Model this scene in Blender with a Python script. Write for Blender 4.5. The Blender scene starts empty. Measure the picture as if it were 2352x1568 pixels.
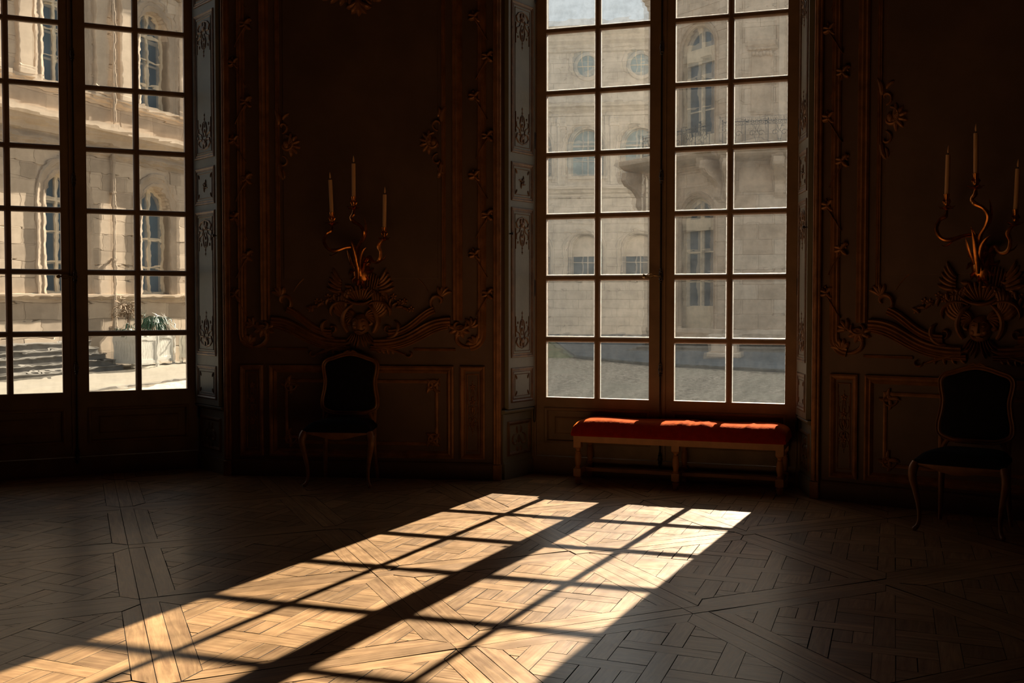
import bpy, math, random
from mathutils import Vector, Matrix
R = math.radians
rnd = random.Random(7)
scene = bpy.context.scene
col = scene.collection
PI = math.pi

# ------------------------------------------------------------------ camera, sky, sun, exposure
CAM_H, PITCH = 1.415, 0.0354
cam_data = bpy.data.cameras.new('camera')
cam_data.sensor_width = 36.0
cam_data.lens = 39.147
cam_data.clip_end = 500
cam = bpy.data.objects.new('camera', cam_data)
cam.location = (0, 0, CAM_H)
cam.rotation_euler = (PI / 2 - PITCH, 0, 0)
col.objects.link(cam)
scene.camera = cam

world = bpy.data.worlds.new('sky')
scene.world = world
world.use_nodes = True
bgn = world.node_tree.nodes['Background']
bgn.inputs['Color'].default_value = (0.80, 0.85, 0.87, 1)
bgn.inputs['Strength'].default_value = 0.74

sun_data = bpy.data.lights.new('sun', 'SUN')
sun_data.energy = 27.5
sun_data.angle = R(0.47)
sun_data.color = (1.0, 0.86, 0.68)
sun = bpy.data.objects.new('sun', sun_data)
SUN = Vector((-0.668, -1.473, -1.0)).normalized()
sun.rotation_euler = SUN.to_track_quat('-Z', 'Y').to_euler()
sun.location = (20, 40, 30)
col.objects.link(sun)

scene.view_settings.view_transform = 'Standard'
scene.view_settings.look = 'None'
scene.view_settings.exposure = 0.0
scene.view_settings.gamma = 1.0
scene.view_settings.use_curve_mapping = False
scene.cycles.caustics_refractive = False
scene.cycles.caustics_reflective = False
scene.cycles.max_bounces = 8
scene.cycles.diffuse_bounces = 5
scene.cycles.sample_clamp_indirect = 4.0

# ------------------------------------------------------------------ materials
def new_mat(name):
    m = bpy.data.materials.new(name)
    m.use_nodes = True
    nt = m.node_tree
    for n in list(nt.nodes): nt.nodes.remove(n)
    out = nt.nodes.new('ShaderNodeOutputMaterial')
    return m, nt, out

def N(nt, kind, **kw):
    n = nt.nodes.new(kind)
    for k, v in kw.items():
        if k in ('operation', 'blend_type', 'data_type', 'attribute_name', 'wave_type', 'feature', 'distribution', 'bands_direction', 'noise_dimensions'):
            setattr(n, k, v)
        else:
            n.inputs[k.replace('_', ' ')].default_value = v
    return n

def simple(name, c, rough=0.6, metal=0.0, var=0.25, scale=4.0, bump=0.0, bscale=40.0, c2=None, spec=0.5, sheen=0.0, sheen_tint=None, coat=0.0):
    """a principled material whose colour wanders a little with a noise"""
    m, nt, out = new_mat(name)
    L = nt.links.new
    b = nt.nodes.new('ShaderNodeBsdfPrincipled')
    tc = nt.nodes.new('ShaderNodeTexCoord')
    no = N(nt, 'ShaderNodeTexNoise', Scale=scale, Detail=4.0, Roughness=0.6)
    L(tc.outputs['Object'], no.inputs['Vector'])
    ramp = nt.nodes.new('ShaderNodeValToRGB')
    c2 = c2 or tuple(x * (1 - var) for x in c)
    ramp.color_ramp.elements[0].position = 0.35
    ramp.color_ramp.elements[1].position = 0.68
    ramp.color_ramp.elements[0].color = (*c2, 1)
    ramp.color_ramp.elements[1].color = (*c, 1)
    L(no.outputs['Fac'], ramp.inputs['Fac'])
    L(ramp.outputs['Color'], b.inputs['Base Color'])
    b.inputs['Roughness'].default_value = rough
    b.inputs['Metallic'].default_value = metal
    b.inputs['Specular IOR Level'].default_value = spec
    if sheen:
        b.inputs['Sheen Weight'].default_value = sheen
        b.inputs['Sheen Roughness'].default_value = 0.4
        b.inputs['Sheen Tint'].default_value = (*(sheen_tint or c), 1)
    if bump:
        n2 = N(nt, 'ShaderNodeTexNoise', Scale=bscale, Detail=3.0)
        L(tc.outputs['Object'], n2.inputs['Vector'])
        bp = N(nt, 'ShaderNodeBump', Strength=bump, Distance=0.01)
        L(n2.outputs['Fac'], bp.inputs['Height'])
        L(bp.outputs['Normal'], b.inputs['Normal'])
    L(b.outputs['BSDF'], out.inputs['Surface'])
    return m

def wood_floor():
    m, nt, out = new_mat('old_oak_parquet')
    L = nt.links.new
    b = nt.nodes.new('ShaderNodeBsdfPrincipled')
    uv = nt.nodes.new('ShaderNodeUVMap'); uv.uv_map = 'grain'
    at = nt.nodes.new('ShaderNodeAttribute'); at.attribute_name = 'tone'
    mp = nt.nodes.new('ShaderNodeMapping'); mp.inputs['Scale'].default_value = (3.0, 42.0, 1)
    L(uv.outputs['UV'], mp.inputs['Vector'])
    g = N(nt, 'ShaderNodeTexNoise', Scale=1.0, Detail=6.0, Roughness=0.65, Distortion=0.8)
    L(mp.outputs['Vector'], g.inputs['Vector'])
    r1 = nt.nodes.new('ShaderNodeValToRGB')
    e = r1.color_ramp.elements
    e[0].position = 0.3; e[0].color = (0.33, 0.175, 0.078, 1)
    e[1].position = 0.72; e[1].color = (0.73, 0.445, 0.215, 1)
    L(g.outputs['Fac'], r1.inputs['Fac'])
    # broad worn patches over the whole floor
    tc = nt.nodes.new('ShaderNodeTexCoord')
    big = N(nt, 'ShaderNodeTexNoise', Scale=2.3, Detail=5.0, Roughness=0.7)
    L(tc.outputs['Object'], big.inputs['Vector'])
    mr = nt.nodes.new('ShaderNodeMapRange')
    mr.inputs['From Min'].default_value = 0.3; mr.inputs['From Max'].default_value = 0.7
    mr.inputs['To Min'].default_value = 0.72; mr.inputs['To Max'].default_value = 1.15
    L(big.outputs['Fac'], mr.inputs['Value'])
    mul = N(nt, 'ShaderNodeMath', operation='MULTIPLY')
    L(mr.outputs['Result'], mul.inputs[0]); L(at.outputs['Fac'], mul.inputs[1])
    vm = nt.nodes.new('ShaderNodeVectorMath'); vm.operation = 'SCALE'
    L(r1.outputs['Color'], vm.inputs[0]); L(mul.outputs['Value'], vm.inputs['Scale'])
    L(vm.outputs['Vector'], b.inputs['Base Color'])
    rr = nt.nodes.new('ShaderNodeMapRange')
    rr.inputs['To Min'].default_value = 0.27; rr.inputs['To Max'].default_value = 0.45
    L(big.outputs['Fac'], rr.inputs['Value'])
    L(rr.outputs['Result'], b.inputs['Roughness'])
    b.inputs['Specular IOR Level'].default_value = 0.6
    b.inputs['Coat Weight'].default_value = 0.85
    b.inputs['Coat Roughness'].default_value = 0.27
    b.inputs['Coat IOR'].default_value = 1.5
    fine = N(nt, 'ShaderNodeTexNoise', Scale=22.0, Detail=4.0)
    L(tc.outputs['Object'], fine.inputs['Vector'])
    add = N(nt, 'ShaderNodeMath', operation='ADD')
    L(g.outputs['Fac'], add.inputs[0]); L(fine.outputs['Fac'], add.inputs[1])
    bp = N(nt, 'ShaderNodeBump', Strength=0.22, Distance=0.004)
    L(add.outputs['Value'], bp.inputs['Height'])
    L(bp.outputs['Normal'], b.inputs['Normal'])
    L(b.outputs['BSDF'], out.inputs['Surface'])
    return m

def old_glass(name, dust, edge, straight=0.6, wave=0.006):
    """hand-made pane: mostly clear, slightly lensing, with dust that is thicker along its edges"""
    m, nt, out = new_mat(name)
    L = nt.links.new
    tr = nt.nodes.new('ShaderNodeBsdfTransparent'); tr.inputs['Color'].default_value = (0.93, 0.96, 0.95, 1)
    rf = nt.nodes.new('ShaderNodeBsdfRefraction')
    rf.inputs['IOR'].default_value = 1.02
    rf.inputs['Roughness'].default_value = 0.0
    rf.inputs['Color'].default_value = (0.93, 0.96, 0.95, 1)
    tc = nt.nodes.new('ShaderNodeTexCoord')
    # blotchy tint imitates mottled light cast by lensing glass, with slight grime
    gn = N(nt, 'ShaderNodeTexNoise', Scale=13.0, Detail=3.0, Roughness=0.6); L(tc.outputs['Object'], gn.inputs['Vector'])
    gr = nt.nodes.new('ShaderNodeValToRGB')
    gr.color_ramp.elements[0].position = 0.36; gr.color_ramp.elements[0].color = (0.68, 0.70, 0.69, 1)
    gr.color_ramp.elements[1].position = 0.60; gr.color_ramp.elements[1].color = (0.98, 1.0, 0.99, 1)
    L(gn.outputs['Fac'], gr.inputs['Fac']); L(gr.outputs['Color'], tr.inputs['Color'])
    mp = nt.nodes.new('ShaderNodeMapping'); mp.inputs['Scale'].default_value = (0.8, 1.0, 1.5)
    L(tc.outputs['Object'], mp.inputs['Vector'])
    w = N(nt, 'ShaderNodeTexNoise', Scale=10.0, Detail=1.0, Roughness=0.4)
    L(mp.outputs['Vector'], w.inputs['Vector'])
    bp = N(nt, 'ShaderNodeBump', Strength=1.0, Distance=wave)
    L(w.outputs['Fac'], bp.inputs['Height'])
    L(bp.outputs['Normal'], rf.inputs['Normal'])
    mix = nt.nodes.new('ShaderNodeMixShader'); mix.inputs['Fac'].default_value = 1 - straight
    L(tr.outputs['BSDF'], mix.inputs[1]); L(rf.outputs['BSDF'], mix.inputs[2])
    # dust mask from the pane's own 0..1 coordinates
    uv = nt.nodes.new('ShaderNodeUVMap'); uv.uv_map = 'pane'
    sx = nt.nodes.new('ShaderNodeSeparateXYZ'); L(uv.outputs['UV'], sx.inputs['Vector'])
    def edge_dist(o):
        a = N(nt, 'ShaderNodeMath', operation='SUBTRACT'); L(o, a.inputs[0]); a.inputs[1].default_value = 0.5
        c = N(nt, 'ShaderNodeMath', operation='ABSOLUTE'); L(a.outputs[0], c.inputs[0])
        return c.outputs[0]
    mx = N(nt, 'ShaderNodeMath', operation='MAXIMUM')
    L(edge_dist(sx.outputs['X']), mx.inputs[0]); L(edge_dist(sx.outputs['Y']), mx.inputs[1])
    nz = N(nt, 'ShaderNodeTexNoise', Scale=30.0, Detail=3.0); L(tc.outputs['Object'], nz.inputs['Vector'])
    nm = nt.nodes.new('ShaderNodeMath'); nm.operation = 'MULTIPLY_ADD'
    L(nz.outputs['Fac'], nm.inputs[0]); nm.inputs[1].default_value = 0.012; L(mx.outputs[0], nm.inputs[2])
    er = nt.nodes.new('ShaderNodeMapRange')
    er.inputs['From Min'].default_value = 0.494; er.inputs['From Max'].default_value = 0.506
    er.inputs['To Min'].default_value = 0.0; er.inputs['To Max'].default_value = edge
    L(nm.outputs[0], er.inputs['Value'])
    cl = N(nt, 'ShaderNodeTexNoise', Scale=5.0, Detail=6.0, Roughness=0.75); L(tc.outputs['Object'], cl.inputs['Vector'])
    cr = nt.nodes.new('ShaderNodeMapRange')
    cr.inputs['From Min'].default_value = 0.35; cr.inputs['From Max'].default_value = 0.75
    cr.inputs['To Min'].default_value = dust * 0.6; cr.inputs['To Max'].default_value = dust * 1.9
    L(cl.outputs['Fac'], cr.inputs['Value'])
    # a few fine scratches
    mp2 = nt.nodes.new('ShaderNodeMapping'); mp2.inputs['Rotation'].default_value = (0.0, R(38), 0.0); mp2.inputs['Scale'].default_value = (2.0, 1.0, 30.0)
    L(tc.outputs['Object'], mp2.inputs['Vector'])
    sc = N(nt, 'ShaderNodeTexNoise', Scale=2.0, Detail=2.0, Roughness=0.4); L(mp2.outputs['Vector'], sc.inputs['Vector'])
    sr = nt.nodes.new('ShaderNodeMapRange')
    sr.inputs['From Min'].default_value = 0.74; sr.inputs['From Max'].default_value = 0.80
    sr.inputs['To Min'].default_value = 0.0; sr.inputs['To Max'].default_value = dust * 4
    L(sc.outputs['Fac'], sr.inputs['Value'])
    s1 = N(nt, 'ShaderNodeMath', operation='ADD'); L(er.outputs['Result'], s1.inputs[0]); L(cr.outputs['Result'], s1.inputs[1])
    s2 = N(nt, 'ShaderNodeMath', operation='ADD'); L(s1.outputs[0], s2.inputs[0]); L(sr.outputs['Result'], s2.inputs[1])
    tl = nt.nodes.new('ShaderNodeBsdfTranslucent'); tl.inputs['Color'].default_value = (0.9, 0.92, 0.9, 1)
    m2 = nt.nodes.new('ShaderNodeMixShader')
    L(s2.outputs[0], m2.inputs['Fac']); L(mix.outputs[0], m2.inputs[1]); L(tl.outputs['BSDF'], m2.inputs[2])
    L(m2.outputs[0], out.inputs['Surface'])
    return m

def ground_mat(name, c1, c2, c3, scale, green=0.0):
    m, nt, out = new_mat(name)
    L = nt.links.new
    b = nt.nodes.new('ShaderNodeBsdfPrincipled')
    tc = nt.nodes.new('ShaderNodeTexCoord')
    n1 = N(nt, 'ShaderNodeTexNoise', Scale=scale, Detail=8.0, Roughness=0.85)
    L(tc.outputs['Object'], n1.inputs['Vector'])
    r = nt.nodes.new('ShaderNodeValToRGB')
    r.color_ramp.elements[0].position = 0.36 + green; r.color_ramp.elements[0].color = (*c1, 1)
    r.color_ramp.elements[1].position = 0.64 - green; r.color_ramp.elements[1].color = (*c2, 1)
    L(n1.outputs['Fac'], r.inputs['Fac'])
    n2 = N(nt, 'ShaderNodeTexNoise', Scale=0.45, Detail=5.0, Roughness=0.7)
    L(tc.outputs['Object'], n2.inputs['Vector'])
    r2 = nt.nodes.new('ShaderNodeMapRange')
    r2.inputs['From Min'].default_value = 0.45; r2.inputs['From Max'].default_value = 0.62
    r2.inputs['To Min'].default_value = 0.0; r2.inputs['To Max'].default_value = 0.75
    L(n2.outputs['Fac'], r2.inputs['Value'])
    mx = nt.nodes.new('ShaderNodeMixRGB')
    L(r2.outputs['Result'], mx.inputs['Fac']); L(r.outputs['Color'], mx.inputs[1]); mx.inputs[2].default_value = (*c3, 1)
    L(mx.outputs['Color'], b.inputs['Base Color'])
    b.inputs['Roughness'].default_value = 0.95
    b.inputs['Specular IOR Level'].default_value = 0.1
    L(b.outputs['BSDF'], out.inputs['Surface'])
    return m

M = {}
M['floor'] = wood_floor()
M['subfloor'] = simple('dark_subfloor', (0.035, 0.022, 0.014), 0.9)
M['wall'] = simple('dim_lit_boiserie_paint', (0.155, 0.092, 0.072), 0.6, scale=2.2, var=0.3, bump=0.1, bscale=25)  # dim, warm bounce light is put into this brown
M['gilt'] = simple('dull_gilding', (0.40, 0.18, 0.075), 0.5, metal=0.35, var=0.45, scale=9, bump=0.25, bscale=60)
M['paint'] = simple('grey_green_paint', (0.24, 0.23, 0.19), 0.55, scale=3.0, var=0.22, bump=0.08)
M['brown'] = simple('worn_brown_gilding', (0.20, 0.105, 0.05), 0.5, metal=0.2, var=0.5, scale=14, bump=0.2, bscale=60)
M['joinery'] = simple('window_joinery_paint', (0.32, 0.21, 0.135), 0.45, scale=5, var=0.3, bump=0.1, bscale=20)
M['iron'] = simple('blackened_iron', (0.06, 0.05, 0.045), 0.4, metal=0.8)
M['brass'] = simple('tarnished_brass', (0.38, 0.27, 0.14), 0.35, metal=0.9, var=0.4, scale=30)
M['bronze'] = simple('gilt_bronze', (0.75, 0.28, 0.07), 0.28, metal=1.0, var=0.5, scale=25)
M['wax'] = simple('ivory_candle_tube', (0.80, 0.50, 0.28), 0.5, var=0.1)
M['velvet'] = simple('vermilion_velvet', (0.30, 0.014, 0.0015), 0.9, var=0.25, scale=16, bump=0.35, bscale=30, spec=0.05, sheen=1.0, sheen_tint=(1.0, 0.22, 0.02))
M['benchwood'] = simple('honey_beech', (0.46, 0.20, 0.07), 0.45, var=0.25, scale=8)
M['navy'] = simple('midnight_upholstery', (0.012, 0.0105, 0.014), 0.85, var=0.3, scale=20, spec=0.15)
M['chairwood'] = simple('gilt_walnut', (0.30, 0.13, 0.05), 0.38, metal=0.15, var=0.35, scale=12)
M['glass_left'] = old_glass('wavy_clear_glass', 0.006, 0.14, 0.30, 0.0105)
M['glass_center'] = old_glass('wavy_dusty_glass', 0.0075, 0.24, 0.62, 0.0095)
M['gravel'] = ground_mat('courtyard_gravel', (0.14, 0.12, 0.09), (0.56, 0.47, 0.37), (0.34, 0.30, 0.23), 6.0, 0.07)
M['paving'] = ground_mat('pale_paving', (0.15, 0.133, 0.106), (0.21, 0.187, 0.15), (0.18, 0.162, 0.135), 1.2)
M['steps'] = simple('grey_worn_steps', (0.20, 0.185, 0.165), 0.9, var=0.4, scale=2.0, spec=0.1)
M['slab'] = ground_mat('blue_grey_paving', (0.09, 0.105, 0.115), (0.15, 0.165, 0.18), (0.11, 0.12, 0.13), 1.5)
M['lawn'] = ground_mat('dry_lawn', (0.10, 0.15, 0.07), (0.24, 0.22, 0.13), (0.20, 0.17, 0.11), 3.0)
M['curb'] = simple('dark_kerb_stone', (0.07, 0.08, 0.08), 0.9)
M['stone_warm'] = simple('sunlit_limestone', (0.54, 0.44, 0.34), 0.9, var=0.2, scale=0.8, c2=(0.42, 0.335, 0.255), spec=0.1)
M['stone_warm2'] = simple('weathered_limestone', (0.43, 0.345, 0.265), 0.9, var=0.3, scale=1.1, spec=0.1)
M['stone_shade'] = simple('grey_limestone', (0.50, 0.49, 0.46), 0.9, var=0.2, scale=0.5, spec=0.1)
M['stone_pav'] = simple('ochre_limestone', (0.66, 0.54, 0.42), 0.9, var=0.25, scale=0.6, spec=0.1)
M['stone_pav2'] = simple('brown_limestone', (0.56, 0.44, 0.33), 0.9, var=0.25, scale=0.9, spec=0.1)
M['cream'] = simple('cream_window_paint', (0.66, 0.56, 0.42), 0.7, var=0.1, spec=0.2)
M['bluepane'] = simple('far_window_glass', (0.075, 0.115, 0.155), 0.25, var=0.4, scale=0.7)
M['palepane'] = simple('sky_lit_window_glass', (0.24, 0.33, 0.38), 0.3, var=0.35, scale=0.9)
M['rail'] = simple('blue_black_ironwork', (0.035, 0.05, 0.07), 0.6)
M['boxpaint'] = simple('white_planter_paint', (0.62, 0.60, 0.54), 0.7, var=0.12, scale=6)
M['soil'] = simple('soil', (0.05, 0.035, 0.02), 1.0)
M['dryleaf'] = simple('dry_leaves', (0.26, 0.17, 0.09), 0.8, var=0.4, scale=8)
M['greenleaf'] = simple('dark_green_leaves', (0.03, 0.11, 0.06), 0.5, var=0.6, scale=8)
M['bark'] = simple('bark', (0.14, 0.09, 0.05), 0.9)

# ------------------------------------------------------------------ mesh builder
class MB:
    def __init__(s): s.v = []; s.f = []
    def add(s, vs, fs):
        o = len(s.v); s.v += [tuple(v) for v in vs]; s.f += [tuple(o + i for i in f) for f in fs]; return s
    def box(s, x0, y0, z0, x1, y1, z1, ch=0.0):
        if ch <= 0:
            return s.add([(x0,y0,z0),(x1,y0,z0),(x1,y1,z0),(x0,y1,z0),(x0,y0,z1),(x1,y0,z1),(x1,y1,z1),(x0,y1,z1)],
                  [(0,3,2,1),(4,5,6,7),(0,1,5,4),(1,2,6,5),(2,3,7,6),(3,0,4,7)])
        # chamfered front face (towards -y)
        c = ch
        return s.add([(x0,y0+c,z0),(x1,y0+c,z0),(x1,y0+c,z1),(x0,y0+c,z1),
                      (x0+c,y0,z0+c),(x1-c,y0,z0+c),(x1-c,y0,z1-c),(x0+c,y0,z1-c),
                      (x0,y1,z0),(x1,y1,z0),(x1,y1,z1),(x0,y1,z1)],
                     [(4,5,6,7),(0,1,5,4),(1,2,6,5),(2,3,7,6),(3,0,4,7),(0,8,9,1),(1,9,10,2),(2,10,11,3),(3,11,8,0),(8,11,10,9)])
    def prism(s, poly, a, b, axis='z'):
        n = len(poly)
        def P(p, h):
            if axis == 'z': return (p[0], p[1], h)
            if axis == 'y': return (p[0], h, p[1])
            return (h, p[0], p[1])
        vs = [P(p, a) for p in poly] + [P(p, b) for p in poly]
        fs = [tuple(range(n))[::-1], tuple(range(n, 2*n))] + [(i, (i+1) % n, n+(i+1) % n, n+i) for i in range(n)]
        return s.add(vs, fs)
    def tube(s, path, r, seg=8, cap=True, flat=1.0):
        path = [Vector(p) for p in path]; n = len(path)
        rr = r if isinstance(r, (list, tuple)) else [r] * n
        vs = []; up = Vector((0, 0, 1)); prev = None
        for i, p in enumerate(path):
            t = (path[min(i+1, n-1)] - path[max(i-1, 0)])
            if t.length < 1e-9: t = Vector((0, 0, 1))
            t.normalize()
            if prev is None:
                a = t.cross(up)
                if a.length < 1e-3: a = t.cross(Vector((1, 0, 0)))
            else:
                a = prev - t * prev.dot(t)
                if a.length < 1e-4: a = t.cross(up)
            a.normalize(); prev = a
            b = t.cross(a)
            for k in range(seg):
                q = 2*PI*k/seg
                vs.append(p + a*math.cos(q)*rr[i] + b*math.sin(q)*rr[i]*flat)
        fs = [(i*seg+k, i*seg+(k+1) % seg, (i+1)*seg+(k+1) % seg, (i+1)*seg+k) for i in range(n-1) for k in range(seg)]
        if cap: fs += [tuple(range(seg))[::-1], tuple(range((n-1)*seg, n*seg))]
        return s.add(vs, fs)
    def lathe(s, prof, c=(0, 0, 0), seg=16, sx=1.0, sy=1.0):
        vs = []; n = len(prof)
        for r, z in prof:
            for k in range(seg):
                q = 2*PI*k/seg
                vs.append((c[0]+r*math.cos(q)*sx, c[1]+r*math.sin(q)*sy, c[2]+z))
        fs = [(i*seg+k, i*seg+(k+1) % seg, (i+1)*seg+(k+1) % seg, (i+1)*seg+k) for i in range(n-1) for k in range(seg)]
        fs += [tuple(range(seg))[::-1], tuple(range((n-1)*seg, n*seg))]
        return s.add(vs, fs)
    def ribbon(s, path, prof, closed=False, y0=0.0):
        """run a moulding profile [(offset, height)] along a path in the x-z plane, raised towards -y"""
        n = len(path); k = len(prof); vs = []
        for i, p in enumerate(path):
            if closed: a, b = path[i-1], path[(i+1) % n]
            else: a, b = path[max(i-1, 0)], path[min(i+1, n-1)]
            d1 = Vector((p[0]-a[0], p[1]-a[1])); d2 = Vector((b[0]-p[0], b[1]-p[1]))
            if d1.length < 1e-9: d1 = d2.copy()
            if d2.length < 1e-9: d2 = d1.copy()
            d1.normalize(); d2.normalize()
            n1 = Vector((-d1.y, d1.x)); n2 = Vector((-d2.y, d2.x))
            m = n1 + n2
            if m.length < 1e-6: m = n1.copy()
            m.normalize(); sc = 1/max(0.35, m.dot(n1))
            for o, h in prof: vs.append((p[0]+m.x*o*sc, y0-h, p[1]+m.y*o*sc))
        rng = range(n) if closed else range(n-1)
        fs = [(i*k+j, i*k+j+1, ((i+1) % n)*k+j+1, ((i+1) % n)*k+j) for i in rng for j in range(k-1)]
        if not closed: fs += [tuple(range(k)), tuple(range((n-1)*k, n*k))[::-1]]
        return s.add(vs, fs)
    def frame(s, x0, z0, x1, z1, prof, y0=0.0):
        return s.ribbon([(x0, z0), (x1, z0), (x1, z1), (x0, z1)], prof, True, y0)
    def stroke(s, path, w, h, y0=0.0):
        """carved relief stroke: widths taper along the path"""
        n = len(path)
        ws = w if isinstance(w, (list, tuple)) else [w*math.sin(PI*min(1, max(0.0, 0.12+0.88*i/(n-1))))**0.6 + w*0.08 for i in range(n)]
        vs = []
        for i, p in enumerate(path):
            a, b = path[max(i-1, 0)], path[min(i+1, n-1)]
            d = Vector((b[0]-a[0], b[1]-a[1]))
            if d.length < 1e-9: d = Vector((1, 0))
            d.normalize(); nx, nz = -d.y, d.x
            hh = h*min(1, ws[i]/max(1e-6, max(ws))*1.2)
            for o, q in ((-1, 0), (-0.55, 0.8), (0, 1), (0.55, 0.8), (1, 0)):
                vs.append((p[0]+nx*o*ws[i]/2, y0-hh*q, p[1]+nz*o*ws[i]/2))
        fs = [(i*5+j, i*5+j+1, (i+1)*5+j+1, (i+1)*5+j) for i in range(n-1) for j in range(4)]
        fs += [(0, 1, 2, 3, 4), tuple(range((n-1)*5, n*5))[::-1]]
        return s.add(vs, fs)
    def dome(s, cx, cz, rx, rz, h, y0=0.0, seg=10, rings=3, rot=0.0):
        vs = []
        for i in range(rings):
            a = PI/2*i/rings
            for k in range(seg):
                q = 2*PI*k/seg
                x = math.cos(q)*math.cos(a)*rx; z = math.sin(q)*math.cos(a)*rz
                vs.append((cx+x*math.cos(rot)-z*math.sin(rot), y0-h*math.sin(a), cz+x*math.sin(rot)+z*math.cos(rot)))
        vs.append((cx, y0-h, cz))
        fs = [(i*seg+k, i*seg+(k+1) % seg, (i+1)*seg+(k+1) % seg, (i+1)*seg+k) for i in range(rings-1) for k in range(seg)]
        fs += [((rings-1)*seg+k, (rings-1)*seg+(k+1) % seg, rings*seg) for k in range(seg)]
        return s.add(vs, fs)
    def mesh(s, name):
        me = bpy.data.meshes.new(name)
        me.from_pydata(s.v, [], s.f)
        return me

import bmesh
def build(name, mb, mat, parent=None, smooth=False, loc=None, rot=None, fix=True):
    me = mb.mesh(name)
    if fix:
        bm = bmesh.new(); bm.from_mesh(me)
        bmesh.ops.recalc_face_normals(bm, faces=bm.faces)
        bm.to_mesh(me); bm.free()
    if smooth:
        for p in me.polygons: p.use_smooth = True
        try: me.set_sharp_from_angle(angle=R(38))
        except Exception: pass
    for mm in (mat if isinstance(mat, (list, tuple)) else [mat]): me.materials.append(mm)
    o = bpy.data.objects.new(name, me)
    col.objects.link(o)
    if parent: o.parent = parent
    if loc: o.location = loc
    if rot: o.rotation_euler = rot
    return o

def tag(o, label=None, cat=None, group=None, kind=None):
    if label: o['label'] = label
    if cat: o['category'] = cat
    if group: o['group'] = group
    if kind: o['kind'] = kind
    return o

def empty(name, loc=(0, 0, 0), rz=0.0):
    o = bpy.data.objects.new(name, None)
    o.empty_display_size = 0.2
    col.objects.link(o); o.location = loc; o.rotation_euler = (0, 0, rz)
    return o

def children(o): return [c for c in bpy.data.objects if c.parent == o]
def copy_tree(o, parent=None, src=None):
    c = o.copy(); col.objects.link(c)
    if parent: c.parent = parent
    for ch in children(o):
        if ch != c: copy_tree(ch, c)
    return c

class Frame:
    """vertical plane seen from the room: x to the right along it, y away behind it, z up"""
    def __init__(s, p, ang): s.p = Vector((p[0], p[1])); s.a = ang; s.c, s.s = math.cos(ang), math.sin(ang)
    def w(s, x, y): return (s.p.x + x*s.c - y*s.s, s.p.y + x*s.s + y*s.c)
    def loc(s, q): dx, dy = q[0]-s.p.x, q[1]-s.p.y; return (dx*s.c+dy*s.s, -dx*s.s+dy*s.c)

def between(p, q): return Frame(p, math.atan2(q[1]-p[1], q[0]-p[0])), math.hypot(q[0]-p[0], q[1]-p[1])

# ------------------------------------------------------------------ plan of the room
FA = Frame((-4.3505, 8.6861), R(25.892))      # left window: origin at the foot of its first glass column
FC = Frame((0.2869, 9.1519), R(-19.349))      # centre window
WA, MA, GA = 0.3647, 0.051, 0.1989
WC, MC, GC = 0.4032, 0.0513, 0.2009
LA = 4*WA + 2*MA + GA
LC = 4*WC + 2*MC + GC
HEAD = 4.78
CEIL = 5.5
A_bl, A_br = FA.w(-0.12, 0), FA.w(LA+0.10, 0)
A_fl = FA.w(-0.24, -0.516)
B0, B1 = (-2.342, 9.087), (-0.09, 8.81)
C_bl, C_br = FC.w(-0.12, 0), FC.w(LC+0.12, 0)
D0 = FC.w(LC+0.2424, -0.4476)
FD = Frame(D0, R(-36.0))
D1 = FD.w(2.27, 0)
FB, LB = between(B0, B1)

# ------------------------------------------------------------------ structure: walls, ceiling
def wall_poly(name, poly, frame, z0=-0.3, z1=CEIL, mat='wall'):
    mb = MB(); mb.prism([frame.loc(q) for q in poly], z0, z1)
    o = build(name, mb, M[mat], None, loc=(frame.p.x, frame.p.y, 0), rot=(0, 0, frame.a))
    return tag(o, kind='structure')

wall_center = wall_poly('wall_center', [B0, B1, C_bl, FC.w(-0.125, 0.07), FC.w(-0.36, 0.5), (-0.6, 10.7), FA.w(2.95, 1.8), FA.w(2.08, 1.8), FA.w(2.08, 0.5), FA.w(LA+0.10, 0.5), A_br], FB)  # unseen outer pier is added to the outline to shade the left window
wall_right = wall_poly('wall_right', [D0, D1, FD.w(2.27, 0.6), FC.w(LC+0.5, 0.5), FC.w(LC+0.12, 0.5), C_br], FD)
wall_left = wall_poly('wall_left', [A_fl, A_bl, FA.w(-0.12, 0.5), (-6.9, 8.3), (-7.1, 2.0), (-6.5, 2.0), (-6.0, 6.6)], Frame((0, 0), 0))
def seg_wall(name, p, q):
    f, l = between(p, q)
    mb = MB(); mb.box(-0.15, 0, -0.3, l+0.15, 0.3, CEIL)
    return tag(build(name, mb, M['wall'], None, loc=(p[0], p[1], 0), rot=(0, 0, f.a)), kind='structure')
seg_wall('wall_far_right', D1, (6.3, 2.2))
seg_wall('wall_east', (6.3, 2.2), (4.6, -3.0))
seg_wall('wall_back', (4.6, -3.0), (-4.6, -3.0))
seg_wall('wall_west', (-4.6, -3.0), (-6.5, 2.0))
def header(name, F, L):
    mb = MB(); mb.box(-0.3, -0.5, HEAD, L+0.3, 0.5, CEIL)
    mb.box(-0.3, -0.02, -0.5, L+0.3, 0.5, 0.004); mb.box(-0.3, 0.062, 0.0, L+0.3, 0.5, 0.10)            # stone threshold below the opening
    return tag(build(name, mb, M['wall'], None, loc=(F.p.x, F.p.y, 0), rot=(0, 0, F.a)), kind='structure')
header('trim_1', FA, LA); header('trim_2', FC, LC)
mb = MB(); mb.prism([(-7.2, -3.4), (7.2, -3.4), (7.2, 5.2), (4.6, 7.2), (2.4, 9.4), (-0.5, 10.8), (-4, 10.6), (-7.2, 8.4)], CEIL, CEIL+0.3)
tag(build('ceiling', mb, M['wall']), kind='structure')

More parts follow.
